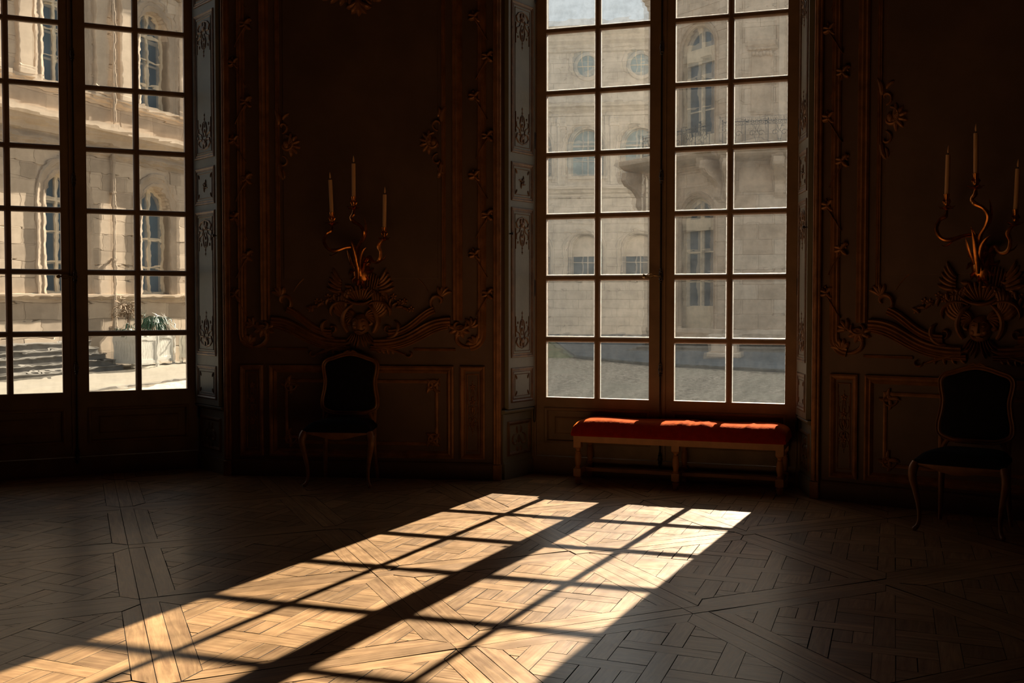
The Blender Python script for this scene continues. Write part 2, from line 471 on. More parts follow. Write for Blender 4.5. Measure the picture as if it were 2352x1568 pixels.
# ------------------------------------------------------------------ floor: parquet of woven panels
FLOOR_POLY = [(-6.9, -3.2), (6.6, -3.2), (6.6, 2.2), (4.15, 6.8), (2.35, 8.55), (0.35, 9.32), (-0.1, 9.05), (-2.3, 9.2), (-2.66, 9.52), (-4.5, 8.66), (-6.9, 7.6)]
mb = MB(); mb.prism(FLOOR_POLY, -0.3, -0.014)
floor = tag(build('floor', mb, M['subfloor']), kind='structure')

N1 = Vector((0.844, 5.078)); E1 = Vector((1.05, 0.515)); E2 = Vector((-0.465, 1.19)); PL = 1.18

def clip(poly, nx, ny, d):
    out = []
    for i, p in enumerate(poly):
        q = poly[(i+1) % len(poly)]
        a = p[0]*nx + p[1]*ny - d; b = q[0]*nx + q[1]*ny - d
        if a <= 0: out.append(p)
        if (a < 0 < b) or (b < 0 < a):
            t = a/(a-b); out.append((p[0]+(q[0]-p[0])*t, p[1]+(q[1]-p[1])*t))
    return out
def area(poly): return 0.5*sum(poly[i][0]*poly[(i+1) % len(poly)][1]-poly[(i+1) % len(poly)][0]*poly[i][1] for i in range(len(poly)))
def inset(poly, d):
    n = len(poly); out = poly
    for i in range(n):
        p, q = poly[i], poly[(i+1) % n]
        dx, dy = q[0]-p[0], q[1]-p[1]; l = math.hypot(dx, dy)
        if l < 1e-6: continue
        nx, ny = dy/l, -dx/l                          # outward for counter-clockwise
        out = clip(out, nx, ny, p[0]*nx+p[1]*ny-d)
        if len(out) < 3: return []
    return out

def panel_pieces():
    c, g = 0.043, 0.088
    P = []
    L0, L1 = c, PL-c; I0, I1 = c+g, PL-c-g
    P.append(([(L0, L0), (L1, L0), (I1, I0), (I0, I0)], 0))
    P.append(([(L1, L0), (L1, L1), (I1, I1), (I1, I0)], PI/2))
    P.append(([(L1, L1), (L0, L1), (I0, I1), (I1, I1)], 0))
    P.append(([(L0, L1), (L0, L0), (I0, I0), (I0, I1)], PI/2))
    P.append(([(-c, -c), (PL-c, -c), (PL-c, c), (-c, c)], 0))
    P.append(([(-c, c), (c, c), (c, PL-c), (-c, PL-c)], PI/2))
    # woven field at 45 degrees
    w, pit = 0.090, 0.256; r = math.sqrt(0.5); cx = PL/2
    def rot(a, b): return (cx+(a-b)*r, cx+(a+b)*r)
    def put(a0, b0, a1, b1, ang):
        q = [rot(a0, b0), rot(a1, b0), rot(a1, b1), rot(a0, b1)]
        for n_ in ((-1, 0, -I0), (1, 0, I1), (0, -1, -I0), (0, 1, I1)):
            q = clip(q, *n_)
            if len(q) < 3: return
        if abs(area(q)) > 0.0006: P.append((q, ang+PI/4))
    K = 3; off = pit/2
    for i in range(-K, K+1):
        for j in range(-K, K+1):
            a, b = i*pit+off-pit/2, j*pit+off-pit/2
            h = w/2
            # fill block between strips
            if (i*3+j*5) % 4 == 1:
                put(a+h, b+h, a+pit-h, b+pit/2, 0); put(a+h, b+pit/2, a+pit-h, b+pit-h, 0)
            else:
                put(a+h, b+h, a+pit-h, b+pit-h, 0 if (i+j) % 2 else PI/2)
            if (i+j) % 2 == 0:                       # the strip along a passes over this crossing
                put(a-pit+h, b-h, a+pit-h, b+h, 0)
            else:
                put(a-h, b-pit+h, a+h, b+pit-h, PI/2)
    return P
PIECES = panel_pieces()
def px(X, Y):
    cp, sp = math.cos(PITCH), math.sin(PITCH)
    z = Y*cp + CAM_H*sp; dn = -Y*sp + CAM_H*cp
    if z < 0.3: return None
    return (1176+2557.6*X/z, 784+2557.6*dn/z)
cells = []
for i in range(-9, 8):
    for j in range(-8, 5):
        for poly, ang in PIECES:
            wp = [(N1+E1*(i+p[0]/PL)+E2*(j+p[1]/PL))[:] for p in poly]
            cxy = (sum(p[0] for p in wp)/len(wp), sum(p[1] for p in wp)/len(wp))
            if cxy[1] < -3.3 or cxy[1] > 9.6 or abs(cxy[0]) > 7: continue
            if area(wp) < 0: wp = wp[::-1]
            # keep inside the floor outline (a convex-ish test per edge is not enough: use centre point, then clip to walls)
            cells.append((wp, ang, cxy))
def inside(p, poly):
    c = False; n = len(poly)
    for i in range(n):
        a, b = poly[i], poly[i-1]
        if (a[1] > p[1]) != (b[1] > p[1]) and p[0] < (b[0]-a[0])*(p[1]-a[1])/(b[1]-a[1])+a[0]: c = not c
    return c
cells = [c for c in cells if inside((c[2][0]*0.95, 4+(c[2][1]-4)*0.94), FLOOR_POLY)]
vis = []; rest = []
for wp, ang, cxy in cells:
    q = [px(*p) for p in wp]
    pc = px(*cxy)
    if pc and all(q) and -20 < pc[0] < 2372 and pc[1] < 1590 and cxy[1] > 3:
        vis.append((abs(area(q)), wp, ang, cxy))
    elif -5.5 < cxy[0] < 5 : rest.append((wp, ang, cxy))
vis.sort(key=lambda t: -t[0])
near, far = vis[:296], vis[296:]
gx, gy = E1.normalized(), E2.normalized()
def plank_data(wp, ang, rr):
    gap = rr.uniform(0.0003, 0.0011)
    if rr.random() < 0.10: gap = rr.uniform(0.0018, 0.0030)
    p1 = inset(wp, gap)
    if len(p1) < 3: return None
    p2 = inset(p1, 0.0009)
    n = len(p1)
    if len(p2) != n: p2 = p1
    z = rr.uniform(-0.0005, 0.0005)
    cx_ = sum(p[0] for p in p1)/n; cy_ = sum(p[1] for p in p1)/n
    tx, ty = rr.gauss(0, 0.0028), rr.gauss(0, 0.0028)     # the boards are never dead level
    H = lambda p: max(-0.003, min(0.0025, z + (p[0]-cx_)*tx + (p[1]-cy_)*ty))
    vs = [(p[0], p[1], H(p)) for p in p2] + [(p[0], p[1], H(p)-0.0009) for p in p1] + [(p[0], p[1], -0.015) for p in p1]
    fs = [tuple(range(n))] + [(n+i, n+(i+1) % n, (i+1) % n, i) for i in range(n)] + [(2*n+i, 2*n+(i+1) % n, n+(i+1) % n, n+i) for i in range(n)]
    d = gx*math.cos(ang) + gy*math.sin(ang); d.normalize(); e = Vector((-d.y, d.x))
    ox, oy = rr.uniform(0, 50), rr.uniform(0, 50)
    uv = [(v[0]*d.x+v[1]*d.y+ox, v[0]*e.x+v[1]*e.y+oy) for v in vs]
    tone = rr.choice([rr.uniform(0.78, 1.05), rr.uniform(0.9, 1.2), rr.uniform(0.62, 0.9)])
    return vs, fs, uv, tone
def planks_mesh(name, lst, rr):
    V = []; F_ = []; UV = []; T = []; TOPS = set()
    for wp, ang in lst:
        r_ = plank_data(wp, ang, rr)
        if not r_: continue
        vs, fs, uv, tone = r_
        o = len(V); V += vs; UV += uv; T += [tone]*len(vs)
        TOPS.add(len(F_))
        F_ += [tuple(o+i for i in f) for f in fs]
    me = bpy.data.meshes.new(name); me.from_pydata(V, [], F_)
    ul = me.uv_layers.new(name='grain')
    vi = [0]*len(me.loops); me.loops.foreach_get('vertex_index', vi)
    flat = [c for i in vi for c in UV[i]]
    ul.data.foreach_set('uv', flat)
    at = me.attributes.new('tone', 'FLOAT', 'POINT'); at.data.foreach_set('value', T)
    me.materials.append(M['floor']); me.materials.append(M['subfloor'])
    me.polygons.foreach_set('material_index', [0 if f in TOPS else 1 for f in range(len(F_))])
    o = bpy.data.objects.new(name, me); col.objects.link(o); o.parent = floor
    return o
rr = random.Random(3)
for _, wp, ang, c in near: planks_mesh('plank', [(wp, ang)], rr)
o = planks_mesh('parquet_planks', [(t[1], t[2]) for t in far] + [(r_[0], r_[1]) for r_ in rest], rr); o['kind'] = 'stuff'

# ------------------------------------------------------------------ windows
ROWS = 8
def pane_mesh(w, h, m):
    me = bpy.data.meshes.new('pane')
    me.from_pydata([(0, 0, 0), (w, 0, 0), (w, 0, h), (0, 0, h)], [], [(0, 1, 2, 3)])
    ul = me.uv_layers.new(name='pane')
    for i, uv in enumerate([(0, 0), (1, 0), (1, 1), (0, 1)]): ul.data[i].uv = uv
    me.materials.append(m); return me

def make_window(name, F, W, MW, G, L, zb, glass, sl):
    root = tag(empty(name, (F.p.x, F.p.y, 0), F.a), kind='structure')
    top = zb + 0.5*ROWS - 0.05
    bar = 0.0475
    PR = [(0.0, 0.0), (0.0, 0.012), (0.006, 0.02), (0.016, 0.02), (0.02, 0.012), (0.024, 0.012), (0.024, 0.0)]
    # fixed frame with a small bead towards the room
    mb = MB()
    ft = 0.12; fi = 0.08
    mb.box(-ft, -0.035, 0, -fi-0.002, 0.06, HEAD); mb.box(L+fi+0.002, -0.035, 0, L+ft, 0.06, HEAD)
    mb.box(-fi, -0.035, top+0.09, L+fi, 0.06, HEAD)
    mb.box(-fi, -0.035, 0, L+fi, 0.06, 0.135)
    mb.box(-fi-0.012, -0.05, 0.135, L+fi+0.012, 0.03, 0.152)
    mb.tube([(-fi-0.01, -0.038, 0.15), (-fi-0.01, -0.038, HEAD)], 0.008, 6)
    mb.tube([(L+fi+0.01, -0.038, 0.15), (L+fi+0.01, -0.038, HEAD)], 0.008, 6)
    build('window_frame', mb, M['joinery'], root)
    x = [0, W, W+MW, 2*W+MW, 2*W+MW+G, 3*W+MW+G, 3*W+2*MW+G, L]
    mid = x[3] + G/2
    pm = pane_mesh(W, 0.5-bar, glass)
    for s in (0, 1):
        a, b = (-fi, mid-0.001) if s == 0 else (mid+0.001, L+fi)
        g0, g1 = x[4*s], x[4*s+3]
        mb = MB(); d = 0.024; dz = 0.034
        mb.box(a, -d, 0.155, g0, dz, top+0.088)                     # stiles
        mb.box(g1, -d, 0.155, b, dz, top+0.088)
        mb.box(g0, -d, top, g1, d, top+0.088)                      # top rail
        mb.box(g0, -d, 0.54, g1, d, zb)                            # rail under the glass
        mb.box(g0, -d, 0.155, g1, d, 0.27)                         # bottom rail
        mb.box(g0, -d+0.018, 0.27, g1, d-0.006, 0.54)              # sunk field
        mb.frame(g0-0.012, 0.258, g1+0.012, 0.552, [(0, 0), (0.0, 0.010), (0.01, 0.014), (0.022, 0.010), (0.03, -0.018)], -d)
        mb.frame(g0+0.07, 0.335, g1-0.07, 0.478, [(0, 0), (0.012, 0.010), (0.03, 0.012)], -d+0.018)
        mb.box(g0+0.095, -d+0.007, 0.36, g1-0.095, -d+0.02, 0.453)
        ca = build('casement', mb, M['joinery'], root)
        # glazing bars
        def hbar(z0, z1):
            q = MB()
            q.prism([(-0.021, z0+0.012), (-0.021, z1-0.012), (-0.012, z1-0.003), (0.004, z1), (0.036, z1-0.006), (0.036, z0+0.006), (0.004, z0), (-0.012, z0+0.003)], g0, g1, 'x')
            return q
        for r_ in range(1, ROWS):
            z0 = zb + 0.5*r_ - bar
            build('muntin', hbar(z0, z0+bar), M['joinery'], ca)
        q = MB(); c0, c1 = x[4*s+1], x[4*s+2]
        q.prism([(c0+0.014, -0.0235), (c1-0.014, -0.0235), (c1-0.003, -0.012), (c1, 0.004), (c1-0.006, 0.037), (c0+0.006, 0.037), (c0, 0.004), (c0+0.003, -0.012)], zb, top, 'z')
        build('muntin', q, M['joinery'], ca)
        for cidx in (0, 2):
            for r_ in range(ROWS):
                o = bpy.data.objects.new('pane', pm); col.objects.link(o); o.parent = ca
                o.location = (x[4*s+cidx], 0.003, zb+0.5*r_)
                if r_ == ROWS-1: pass
    # meeting bead and espagnolette bolt
    mb = MB(); mb.box(mid-0.034, -0.040, 0.155, mid+0.034, -0.025, top+0.08)
    mb.box(mid-0.016, -0.046, 0.155, mid+0.016, -0.039, top+0.08)
    build('meeting_bead', mb, M['joinery'], root)
    mb = MB(); ry = -0.058
    mb.tube([(mid, ry, 0.10), (mid, ry, top)], 0.0075, 8)
    for kz in (0.17, 0.88, 1.62, 2.40, 3.40, 4.2):
        mb.lathe([(0.008, -0.055), (0.013, -0.05), (0.010, -0.04), (0.018, -0.03), (0.013, -0.02), (0.020, 0.0), (0.014, 0.02), (0.018, 0.03), (0.010, 0.04), (0.013, 0.05), (0.008, 0.056)], (mid, ry, kz), 10)
        mb.box(mid-0.012, ry, kz-0.02, mid+0.012, -0.038, kz+0.02)
    bolt = build('espagnolette_bolt', mb, M['iron'], root, smooth=True)
    mb = MB()
    hz = 1.62
    hp = [(mid, ry-0.012, hz), (mid-0.03, ry-0.03, hz+0.002), (mid-0.05, ry-0.035, hz+0.004)]
    mb.tube(hp, 0.007, 8)
    for q in (-1, 0, 1):
        mb.tube([(mid-0.045, ry-0.035, hz), (mid-0.065, ry-0.035+q*0.006, hz+0.018*(1 if q >= 0 else -1)), (mid-0.09, ry-0.035, hz+0.016*(1 if q >= 0 else -1)), (mid-0.112, ry-0.035, hz+0.002)], 0.0035, 6)
    mb.tube([(mid-0.045, ry-0.035, hz), (mid-0.112, ry-0.035, hz)], 0.003, 6)
    mb.dome(mid-0.128, hz, 0.017, 0.017, 0.016, ry-0.028)
    mb.dome(mid-0.128, hz, 0.017, 0.017, -0.012, ry-0.028)
    build('handle', mb, M['brass'], bolt, smooth=True)
    for hxx in (-fi-0.012, L+fi+0.012):
        for hz in (0.5, 1.53, 2.73, 3.9):
            mb = MB(); mb.lathe([(0.003, -0.075), (0.009, -0.065), (0.011, -0.05), (0.011, 0.05), (0.009, 0.065), (0.003, 0.075)], (hxx, -0.05, hz), 8)
            build('hinge', mb, M['iron'], root, smooth=True)
    return root

make_window('window_1', FA, WA, MA, GA, LA, 0.680, M['glass_left'], 0)
make_window('window_2', FC, WC, MC, GC, LC, 0.635, M['glass_center'], 0)

# ------------------------------------------------------------------ carved ornament helpers (x-z plane, raised to -y)
def spiral(cx, cz, r0, r1, a0, a1, n=14):
    return [(cx+(r0+(r1-r0)*i/(n-1))*math.cos(a0+(a1-a0)*i/(n-1)), cz+(r0+(r1-r0)*i/(n-1))*math.sin(a0+(a1-a0)*i/(n-1))) for i in range(n)]
def bez(p0, p1, p2, p3, n=14):
    out = []
    for i in range(n):
        t = i/(n-1); u = 1-t
        out.append((u**3*p0[0]+3*u*u*t*p1[0]+3*u*t*t*p2[0]+t**3*p3[0], u**3*p0[1]+3*u*u*t*p1[1]+3*u*t*t*p2[1]+t**3*p3[1]))
    return out
def leaf(mb, x, z, ang, l, w, h, curl=0.5, y0=0.0):
    if w > 0.02: w *= 1.35; l *= 0.84
    curl *= 1.35
    pts = []
    a = ang
    for i in range(7):
        pts.append((x, z)); x += math.cos(a)*l/6; z += math.sin(a)*l/6; a += curl/6
    mb.stroke(pts, w, h, y0)
def flower(mb, x, z, r, y0=0.0):
    for k in range(5):
        q = 2*PI*k/5+0.3
        mb.dome(x+math.cos(q)*r*0.55, z+math.sin(q)*r*0.55, r*0.48, r*0.34, r*0.45, y0, 7, 2, q)
    mb.dome(x, z, r*0.25, r*0.25, r*0.6, y0, 6, 2)
def acanthus(mb, x, z, ang, l, rg, h=0.02, n=5):
    for k in range(n):
        t = (k/(n-1)-0.5)*2
        leaf(mb, x, z, ang+t*0.9, l*(1-0.35*abs(t)), l*0.22, h, t*1.6)

def arabesque(mb, cx, z0, up, w, h, y0=0.0):
    """slender symmetrical scrollwork rising (up=1) or hanging (up=-1) from z0"""
    for s in (-1, 1):
        X = lambda d: cx+s*d
        mb.stroke([(X(0.0), z0), (X(w*0.28), z0+up*h*0.06), (X(w*0.42), z0+up*h*0.16), (X(w*0.36), z0+up*h*0.27), (X(w*0.2), z0+up*h*0.28), (X(w*0.16), z0+up*h*0.2)], w*0.09, 0.008, y0)
        mb.stroke([(X(w*0.03), z0+up*h*0.1), (X(w*0.2), z0+up*h*0.4), (X(w*0.4), z0+up*h*0.46), (X(w*0.42), z0+up*h*0.58), (X(w*0.3), z0+up*h*0.6)], w*0.07, 0.007, y0)
        mb.stroke([(X(w*0.05), z0+up*h*0.35), (X(w*0.16), z0+up*h*0.55), (X(w*0.1), z0+up*h*0.72), (cx, z0+up*h*0.8)], w*0.07, 0.007, y0)
        leaf(mb, X(w*0.06), z0+up*h*0.05, PI/2*up+s*(-0.5)*up, h*0.2, w*0.12, 0.010, s*0.8*up, y0)
        mb.dome(X(w*0.44), z0+up*h*0.34, w*0.06, w*0.06, 0.008, y0, 6, 2)
        mb.dome(X(w*0.3), z0+up*h*0.68, w*0.045, w*0.06, 0.007, y0, 6, 2)
        mb.stroke([(X(w*0.46), z0+up*h*0.36), (X(w*0.46), z0+up*h*0.85)], [w*0.04]*2, 0.005, y0)
    mb.dome(cx, z0+up*h*0.2, w*0.12, h*0.09, 0.014, y0, 8, 2)
    mb.dome(cx, z0+up*h*0.5, w*0.07, h*0.06, 0.010, y0, 8, 2)
    mb.stroke([(cx, z0+up*h*0.6), (cx, z0+up*h*1.0)], [w*0.08, w*0.02], 0.006, y0)
    for k in range(3): mb.dome(cx, z0+up*h*(0.72+0.11*k), w*0.05, h*0.025, 0.008, y0, 6, 2)

# ------------------------------------------------------------------ folded shutters in the embrasures
def embrasure(p, q, wall, label, knob_side, make_thing=True):
    f, l = between(p, q)
    # dado of the embrasure (part of the wall)
    def tow(o):
        lx, ly = wallF.loc((f.p.x, f.p.y))
        o.location = (lx, ly, 0); o.rotation_euler = (0, 0, f.a-wallF.a)
    wallF = {id(wall_center): FB, id(wall_right): FD}[id(wall)]
    mb = MB()
    mb.box(0.02, -0.012, 0.0, l-0.004, 0, 0.52)
    mb.box(0.02, -0.024, 0.0, l-0.004, -0.010, 0.125); mb.box(0.02, -0.016, 0.125, l-0.004, -0.010, 0.14)
    da = build('dado', mb, M['paint'], wall); tow(da)
    mb = MB(); mb.frame(0.075, 0.18, l-0.06, 0.46, [(0, 0), (0.004, 0.012), (0.016, 0.015), (0.03, 0.006), (0.034, 0.0)], -0.012)
    cx = l/2+0.005
    for s in (-1, 1):
        mb.stroke(spiral(cx+s*0.05, 0.30, 0.055, 0.012, PI/2 if s > 0 else PI/2, PI/2-s*5.2), 0.016, 0.012, -0.012)
        leaf(mb, cx+s*0.02, 0.36, PI/2-s*0.6, 0.06, 0.02, 0.012, s*0.9, -0.012)
        leaf(mb, cx+s*0.02, 0.25, -PI/2+s*0.5, 0.05, 0.02, 0.012, -s*0.9, -0.012)
    mb.dome(cx, 0.31, 0.02, 0.035, 0.016, -0.012)
    o = build('carved_ornament', mb, M['brown'], wall); tow(o)
    mb = MB(); mb.prism([(-0.001, 0.52), (-0.022, 0.525), (-0.040, 0.538), (-0.044, 0.55), (-0.036, 0.556), (0, 0.556)], 0.005, l-0.004, 'x')
    o = build('ledge', mb, M['paint'], wall); tow(o)
    # shutter leaf
    x0, x1 = 0.045, l-0.035
    root = empty('shutter', (f.p.x, f.p.y, 0), f.a)
    tag(root, label, 'shutter', 'folded window shutters')
    zt = 4.66
    mb = MB(); mb.box(x0, -0.046, 0.562, x1, -0.012, zt)
    mb.box(x0+0.008, -0.010, 0.562, x1+0.006, -0.002, zt)
    build('leaf_board', mb, M['paint'], root)
    pans = [(0.61, 0.89), (0.97, 2.17), (2.22, 2.53), (2.60, 3.80), (3.86, 4.15), (4.22, 4.62)]
    MO = [(0, 0), (0.003, 0.007), (0.012, 0.009), (0.024, 0.003), (0.032, 0.005), (0.036, 0.0)]
    for a, b in pans:
        mb = MB(); px0, px1 = x0+0.035, x1-0.035
        mb.frame(px0, a, px1, b, MO, -0.046)
        w = px1-px0; cxx = (px0+px1)/2
        y0 = -0.046
        build('panel_moulding', mb, M['brown'], root)
        mb = MB()
        mb.frame(px0+0.05, a+0.05, px1-0.05, b-0.05, [(0, 0), (0.003, 0.004), (0.007, 0)], y0)
        if b-a > 0.6:
            arabesque(mb, cxx, a+0.075, 1, w-0.11, 0.30, y0)
            arabesque(mb, cxx, b-0.075, -1, w-0.11, 0.30, y0)
        elif b-a > 0.25:
            for s in (-1, 1):
                for t in (-1, 1):
                    leaf(mb, cxx+s*(w/2-0.062), (a+b)/2+t*((b-a)/2-0.06), math.atan2(-t, -s), 0.04, 0.012, 0.008, 0.6*s*t, y0)
            if a > 1:
                flower(mb, cxx, (a+b)/2, 0.03, y0)
                for k in range(4): leaf(mb, cxx, (a+b)/2, PI/4+k*PI/2, 0.06, 0.014, 0.008, 1.0, y0)
        build('carved_ornament', mb, M['brown'], root)
    kx = x0+0.012 if knob_side < 0 else x1-0.012
    mb = MB(); mb.lathe([(0.002, 0), (0.006, 0.004), (0.005, 0.016), (0.012, 0.024), (0.010, 0.034), (0.002, 0.038)], (0, 0, 0), 10)
    k = build('knob', mb, M['iron'], root, smooth=True, loc=(kx, -0.046, 1.955), rot=(PI/2, 0, 0))
    return root
embrasure(A_br, B0, wall_center, 'grey painted folded shutter with brown carving at right of the left window', 1)
embrasure(B1, C_bl, wall_center, 'grey-green folded shutter with carved panels, left side of the middle window', -1)
embrasure(C_br, D0, wall_right, 'dim grey folded shutter seen edge-on at right of the middle window', 1)

# ------------------------------------------------------------------ carved panelling, built once on the centre wall, copied to the right wall
BAND = [(-0.035, 0), (-0.035, 0.012), (-0.026, 0.026), (-0.012, 0.022), (0.0, 0.032), (0.012, 0.022), (0.026, 0.026), (0.035, 0.012), (0.035, 0)]
def prof(w, h): return [(-w/2, 0), (-w/2, h*0.4), (-w*0.36, h*0.85), (-w*0.18, h*0.65), (0, h), (w*0.18, h*0.65), (w*0.36, h*0.85), (w/2, h*0.4), (w/2, 0)]
WL = 2.269; CU = WL/2
def panelling(wall):
    parts = []
    def P(name, mb, mat='gilt', smooth=False): o = build(name, mb, M[mat], wall, smooth=smooth); parts.append(o); return o
    # base
    mb = MB(); mb.box(0.055, -0.026, 0, WL-0.055, 0, 0.115); mb.prism([(0, 0.115), (-0.024, 0.115), (-0.018, 0.13), (-0.008, 0.138), (0, 0.14)], 0.055, WL-0.055, 'x'); P('base_board', mb, 'wall')
    for s in (0, 1):
        X = (lambda u: u) if s == 0 else (lambda u: WL-u)
        # architrave at the corner
        mb = MB(); a, b = sorted((X(-0.005), X(0.055)))
        mb.box(a, -0.034, 0.125, b, 0.0, CEIL, 0.006); mb.tube([((a+b)/2, -0.036, 0.13), ((a+b)/2, -0.036, CEIL-0.01)], 0.012, 8)
        P('architrave', mb)
        mb = MB(); mb.box(a-0.004, -0.045, 0, b+0.004, 0.0, 0.125, 0.005); P('plinth_block', mb)
        # wide and thin vertical mouldings
        mb = MB(); mb.ribbon([(X(0.345), 1.27), (X(0.345), 5.3)], prof(0.082, 0.034)); P('moulding', mb)
        mb = MB(); mb.ribbon([(X(0.455), 1.52), (X(0.455), 5.2)], prof(0.034, 0.018)); P('moulding', mb)
        mb = MB(); pts = [(X(0.15), 5.3), (X(0.15), 1.16)] + [(X(0.15+0.10*(1-math.cos(q))), 1.16-0.10*math.sin(q)) for q in (0.3, 0.6, 0.9, 1.2, 1.5)]
        mb.ribbon(pts, prof(0.07, 0.030)); P('moulding', mb)
        # flower sprays twining round that moulding
        for k in range(13):
            z = 1.42+0.31*k; sd = 1 if k % 2 else -1
            mb = MB()
            mb.stroke([(X(0.15-0.045*sd), z-0.12), (X(0.15), z-0.04), (X(0.15+0.045*sd), z+0.03), (X(0.15+0.07*sd), z+0.08)], 0.014, 0.038)
            flower(mb, X(0.15+0.068*sd), z+0.085, 0.030, -0.004)
            for q in range(4): leaf(mb, X(0.15+0.05*sd), z+0.06, (1.2+q*1.3), 0.075, 0.024, 0.026, 0.8*(1 if q % 2 else -1), -0.01)
            leaf(mb, X(0.15-0.03*sd), z-0.10, -PI/2+0.7*sd*(1-2*s), 0.06, 0.02, 0.02, 0.9)
            P('flower_spray', mb)
        # lower corner scroll
        mb = MB()
        mb.stroke(bez((X(0.25), 1.055), (X(0.36), 1.05), (X(0.40), 1.18), (X(0.29), 1.15)), 0.035, 0.03)
        mb.stroke(spiral(X(0.33), 1.19, 0.05, 0.012, 0 if s else PI, (0 if s else PI)+(1 if s else -1)*5.0), 0.022, 0.03)
        for q in range(5): leaf(mb, X(0.20), 1.08, (0.4+q*0.55) if not s else PI-(0.4+q*0.55), 0.10, 0.03, 0.03, 0.7)
        P('carved_ornament', mb)
        mb = MB(); mb.ribbon([(X(0.36), 1.036), (X(0.70), 1.036)], prof(0.022, 0.014)); P('moulding', mb)
        # head of the great S scroll at the foot of the wide moulding
        mb = MB()
        mb.stroke(spiral(X(0.335), 1.235, 0.062, 0.014, 0.3 if s else PI-0.3, (0.3-5.4) if s else (PI-0.3+5.4), 18), 0.034, 0.042)
        for q in range(6): leaf(mb, X(0.33), 1.22, -PI/2+(q-2.5)*0.5, 0.12, 0.032, 0.034, (q-2.5)*0.35)
        for q in range(4): leaf(mb, X(0.24), 1.22, PI/2+(q-1.5)*0.6+(0.6 if not s else -0.6), 0.10, 0.026, 0.03, 0.6)
        P('carved_ornament', mb)
        # double S mouldings sweeping down to the middle
        pts = bez((X(0.40), 1.262), (X(0.66), 1.262), (X(0.66), 1.075), (X(1.02), 1.085), 22)
        mb = MB(); mb.ribbon(pts, prof(0.074, 0.052)); P('scroll_moulding', mb)
        pts = bez((X(0.42), 1.222), (X(0.62), 1.20), (X(0.68), 1.03), (X(1.05), 1.045), 22)
        mb = MB(); mb.ribbon(pts, prof(0.046, 0.036)); P('scroll_moulding', mb)
        pts = bez((X(0.53), 1.355), (X(0.66), 1.31), (X(0.72), 1.165), (X(0.90), 1.17), 22)
        mb = MB(); mb.ribbon(pts, prof(0.060, 0.046)); mb.stroke(spiral(X(0.905), 1.205, 0.036, 0.01, -PI/2, -PI/2+(5 if not s else -5)), 0.02, 0.036); P('scroll_moulding', mb)
        # upper scroll returning to the thin moulding
        mb = MB()
        mb.stroke(spiral(X(0.50), 1.42, 0.072, 0.014, -PI/3 if not s else PI+PI/3, (-PI/3+5.2) if not s else (PI+PI/3-5.2), 18), 0.032, 0.036)
        for q in range(4): leaf(mb, X(0.47), 1.46, PI/2+(q-1.5)*0.5, 0.11, 0.026, 0.026, 0.7*(1-2*s))
        mb.stroke(bez((X(0.58), 1.50), (X(0.66), 1.64), (X(0.76), 1.66), (X(0.83), 1.63)), 0.010, 0.010)
        P('carved_ornament', mb)
        # side cartouche half way up
        mb = MB(); cz = 2.68; D_ = 1 if not s else -1
        mb.stroke(spiral(X(0.53), cz, 0.075, 0.015, PI/2, PI/2-D_*5.5, 18), 0.034, 0.035)
        mb.stroke(spiral(X(0.50), cz+0.14, 0.05, 0.01, -PI/2, -PI/2+D_*5.0, 16), 0.024, 0.03)
        mb.stroke(spiral(X(0.50), cz-0.14, 0.05, 0.01, PI/2, PI/2-D_*5.0, 16), 0.024, 0.03)
        for q in range(6): leaf(mb, X(0.55), cz, (q-2.5)*0.45 if not s else PI+(q-2.5)*0.45, 0.13, 0.032, 0.032, (q-2.5)*0.2)
        for t in (-1, 1):
            leaf(mb, X(0.47), cz+t*0.16, t*PI/2, 0.16, 0.034, 0.028, 0.5*D_)
            leaf(mb, X(0.50), cz+t*0.20, t*PI/2-0.5*t, 0.10, 0.024, 0.024, -0.7*D_)
            flower(mb, X(0.545), cz+t*0.23, 0.022)
        mb.dome(X(0.53), cz, 0.03, 0.045, 0.04)
        P('cartouche', mb)
        # console side: wings, shells and garlands around the mask
        mb = MB()
        for q in range(7):
            leaf(mb, X(1.02), 1.30+0.01*q, (PI-0.1-0.22*q) if not s else (0.1+0.22*q), 0.17+0.012*q, 0.034, 0.04, (-0.9 if not s else 0.9))
        mb.stroke(bez((X(1.03), 1.17), (X(0.96), 1.26), (X(1.0), 1.36), (X(1.08), 1.40)), 0.05, 0.05)
        mb.stroke(bez((X(0.92), 1.12), (X(0.80), 1.14), (X(0.80), 1.25), (X(0.86), 1.27)), 0.045, 0.045)
        mb.stroke(bez((X(1.06), 1.40), (X(0.94), 1.46), (X(0.86), 1.36), (X(0.90), 1.30)), 0.03, 0.05)
        for q in range(7):
            flower(mb, X(0.72+0.045*q+0.01*(q % 2)), 1.36+0.035*q-0.004*q*q+0.03*(q % 2), 0.030)
            leaf(mb, X(0.74+0.045*q), 1.34+0.035*q, 2.2+0.6*q, 0.08, 0.022, 0.03, 0.8)
        for q in range(5): leaf(mb, X(0.98), 1.50+0.02*q, (PI-0.2*q) if not s else 0.2*q, 0.16, 0.028, 0.04, -0.5*D_)
        P('carved_ornament', mb)
        mb = MB()
        mb.stroke(bez((X(1.07), 1.10), (X(0.96), 1.06), (X(0.86), 1.03), (X(0.76), 0.99)), 0.03, 0.04)
        mb.stroke(spiral(X(0.735), 1.005, 0.035, 0.01, 0 if not s else PI, (0+D_*(-4.8)) if not s else PI+4.8), 0.018, 0.03)
        for q in range(4): leaf(mb, X(0.86+0.05*q), 1.05, -PI/2+0.3*(q-1.5), 0.07, 0.022, 0.03, 0.5)
        P('carved_ornament', mb)
        # wainscot panel, narrow
        zt, zb_ = 0.905, 0.165
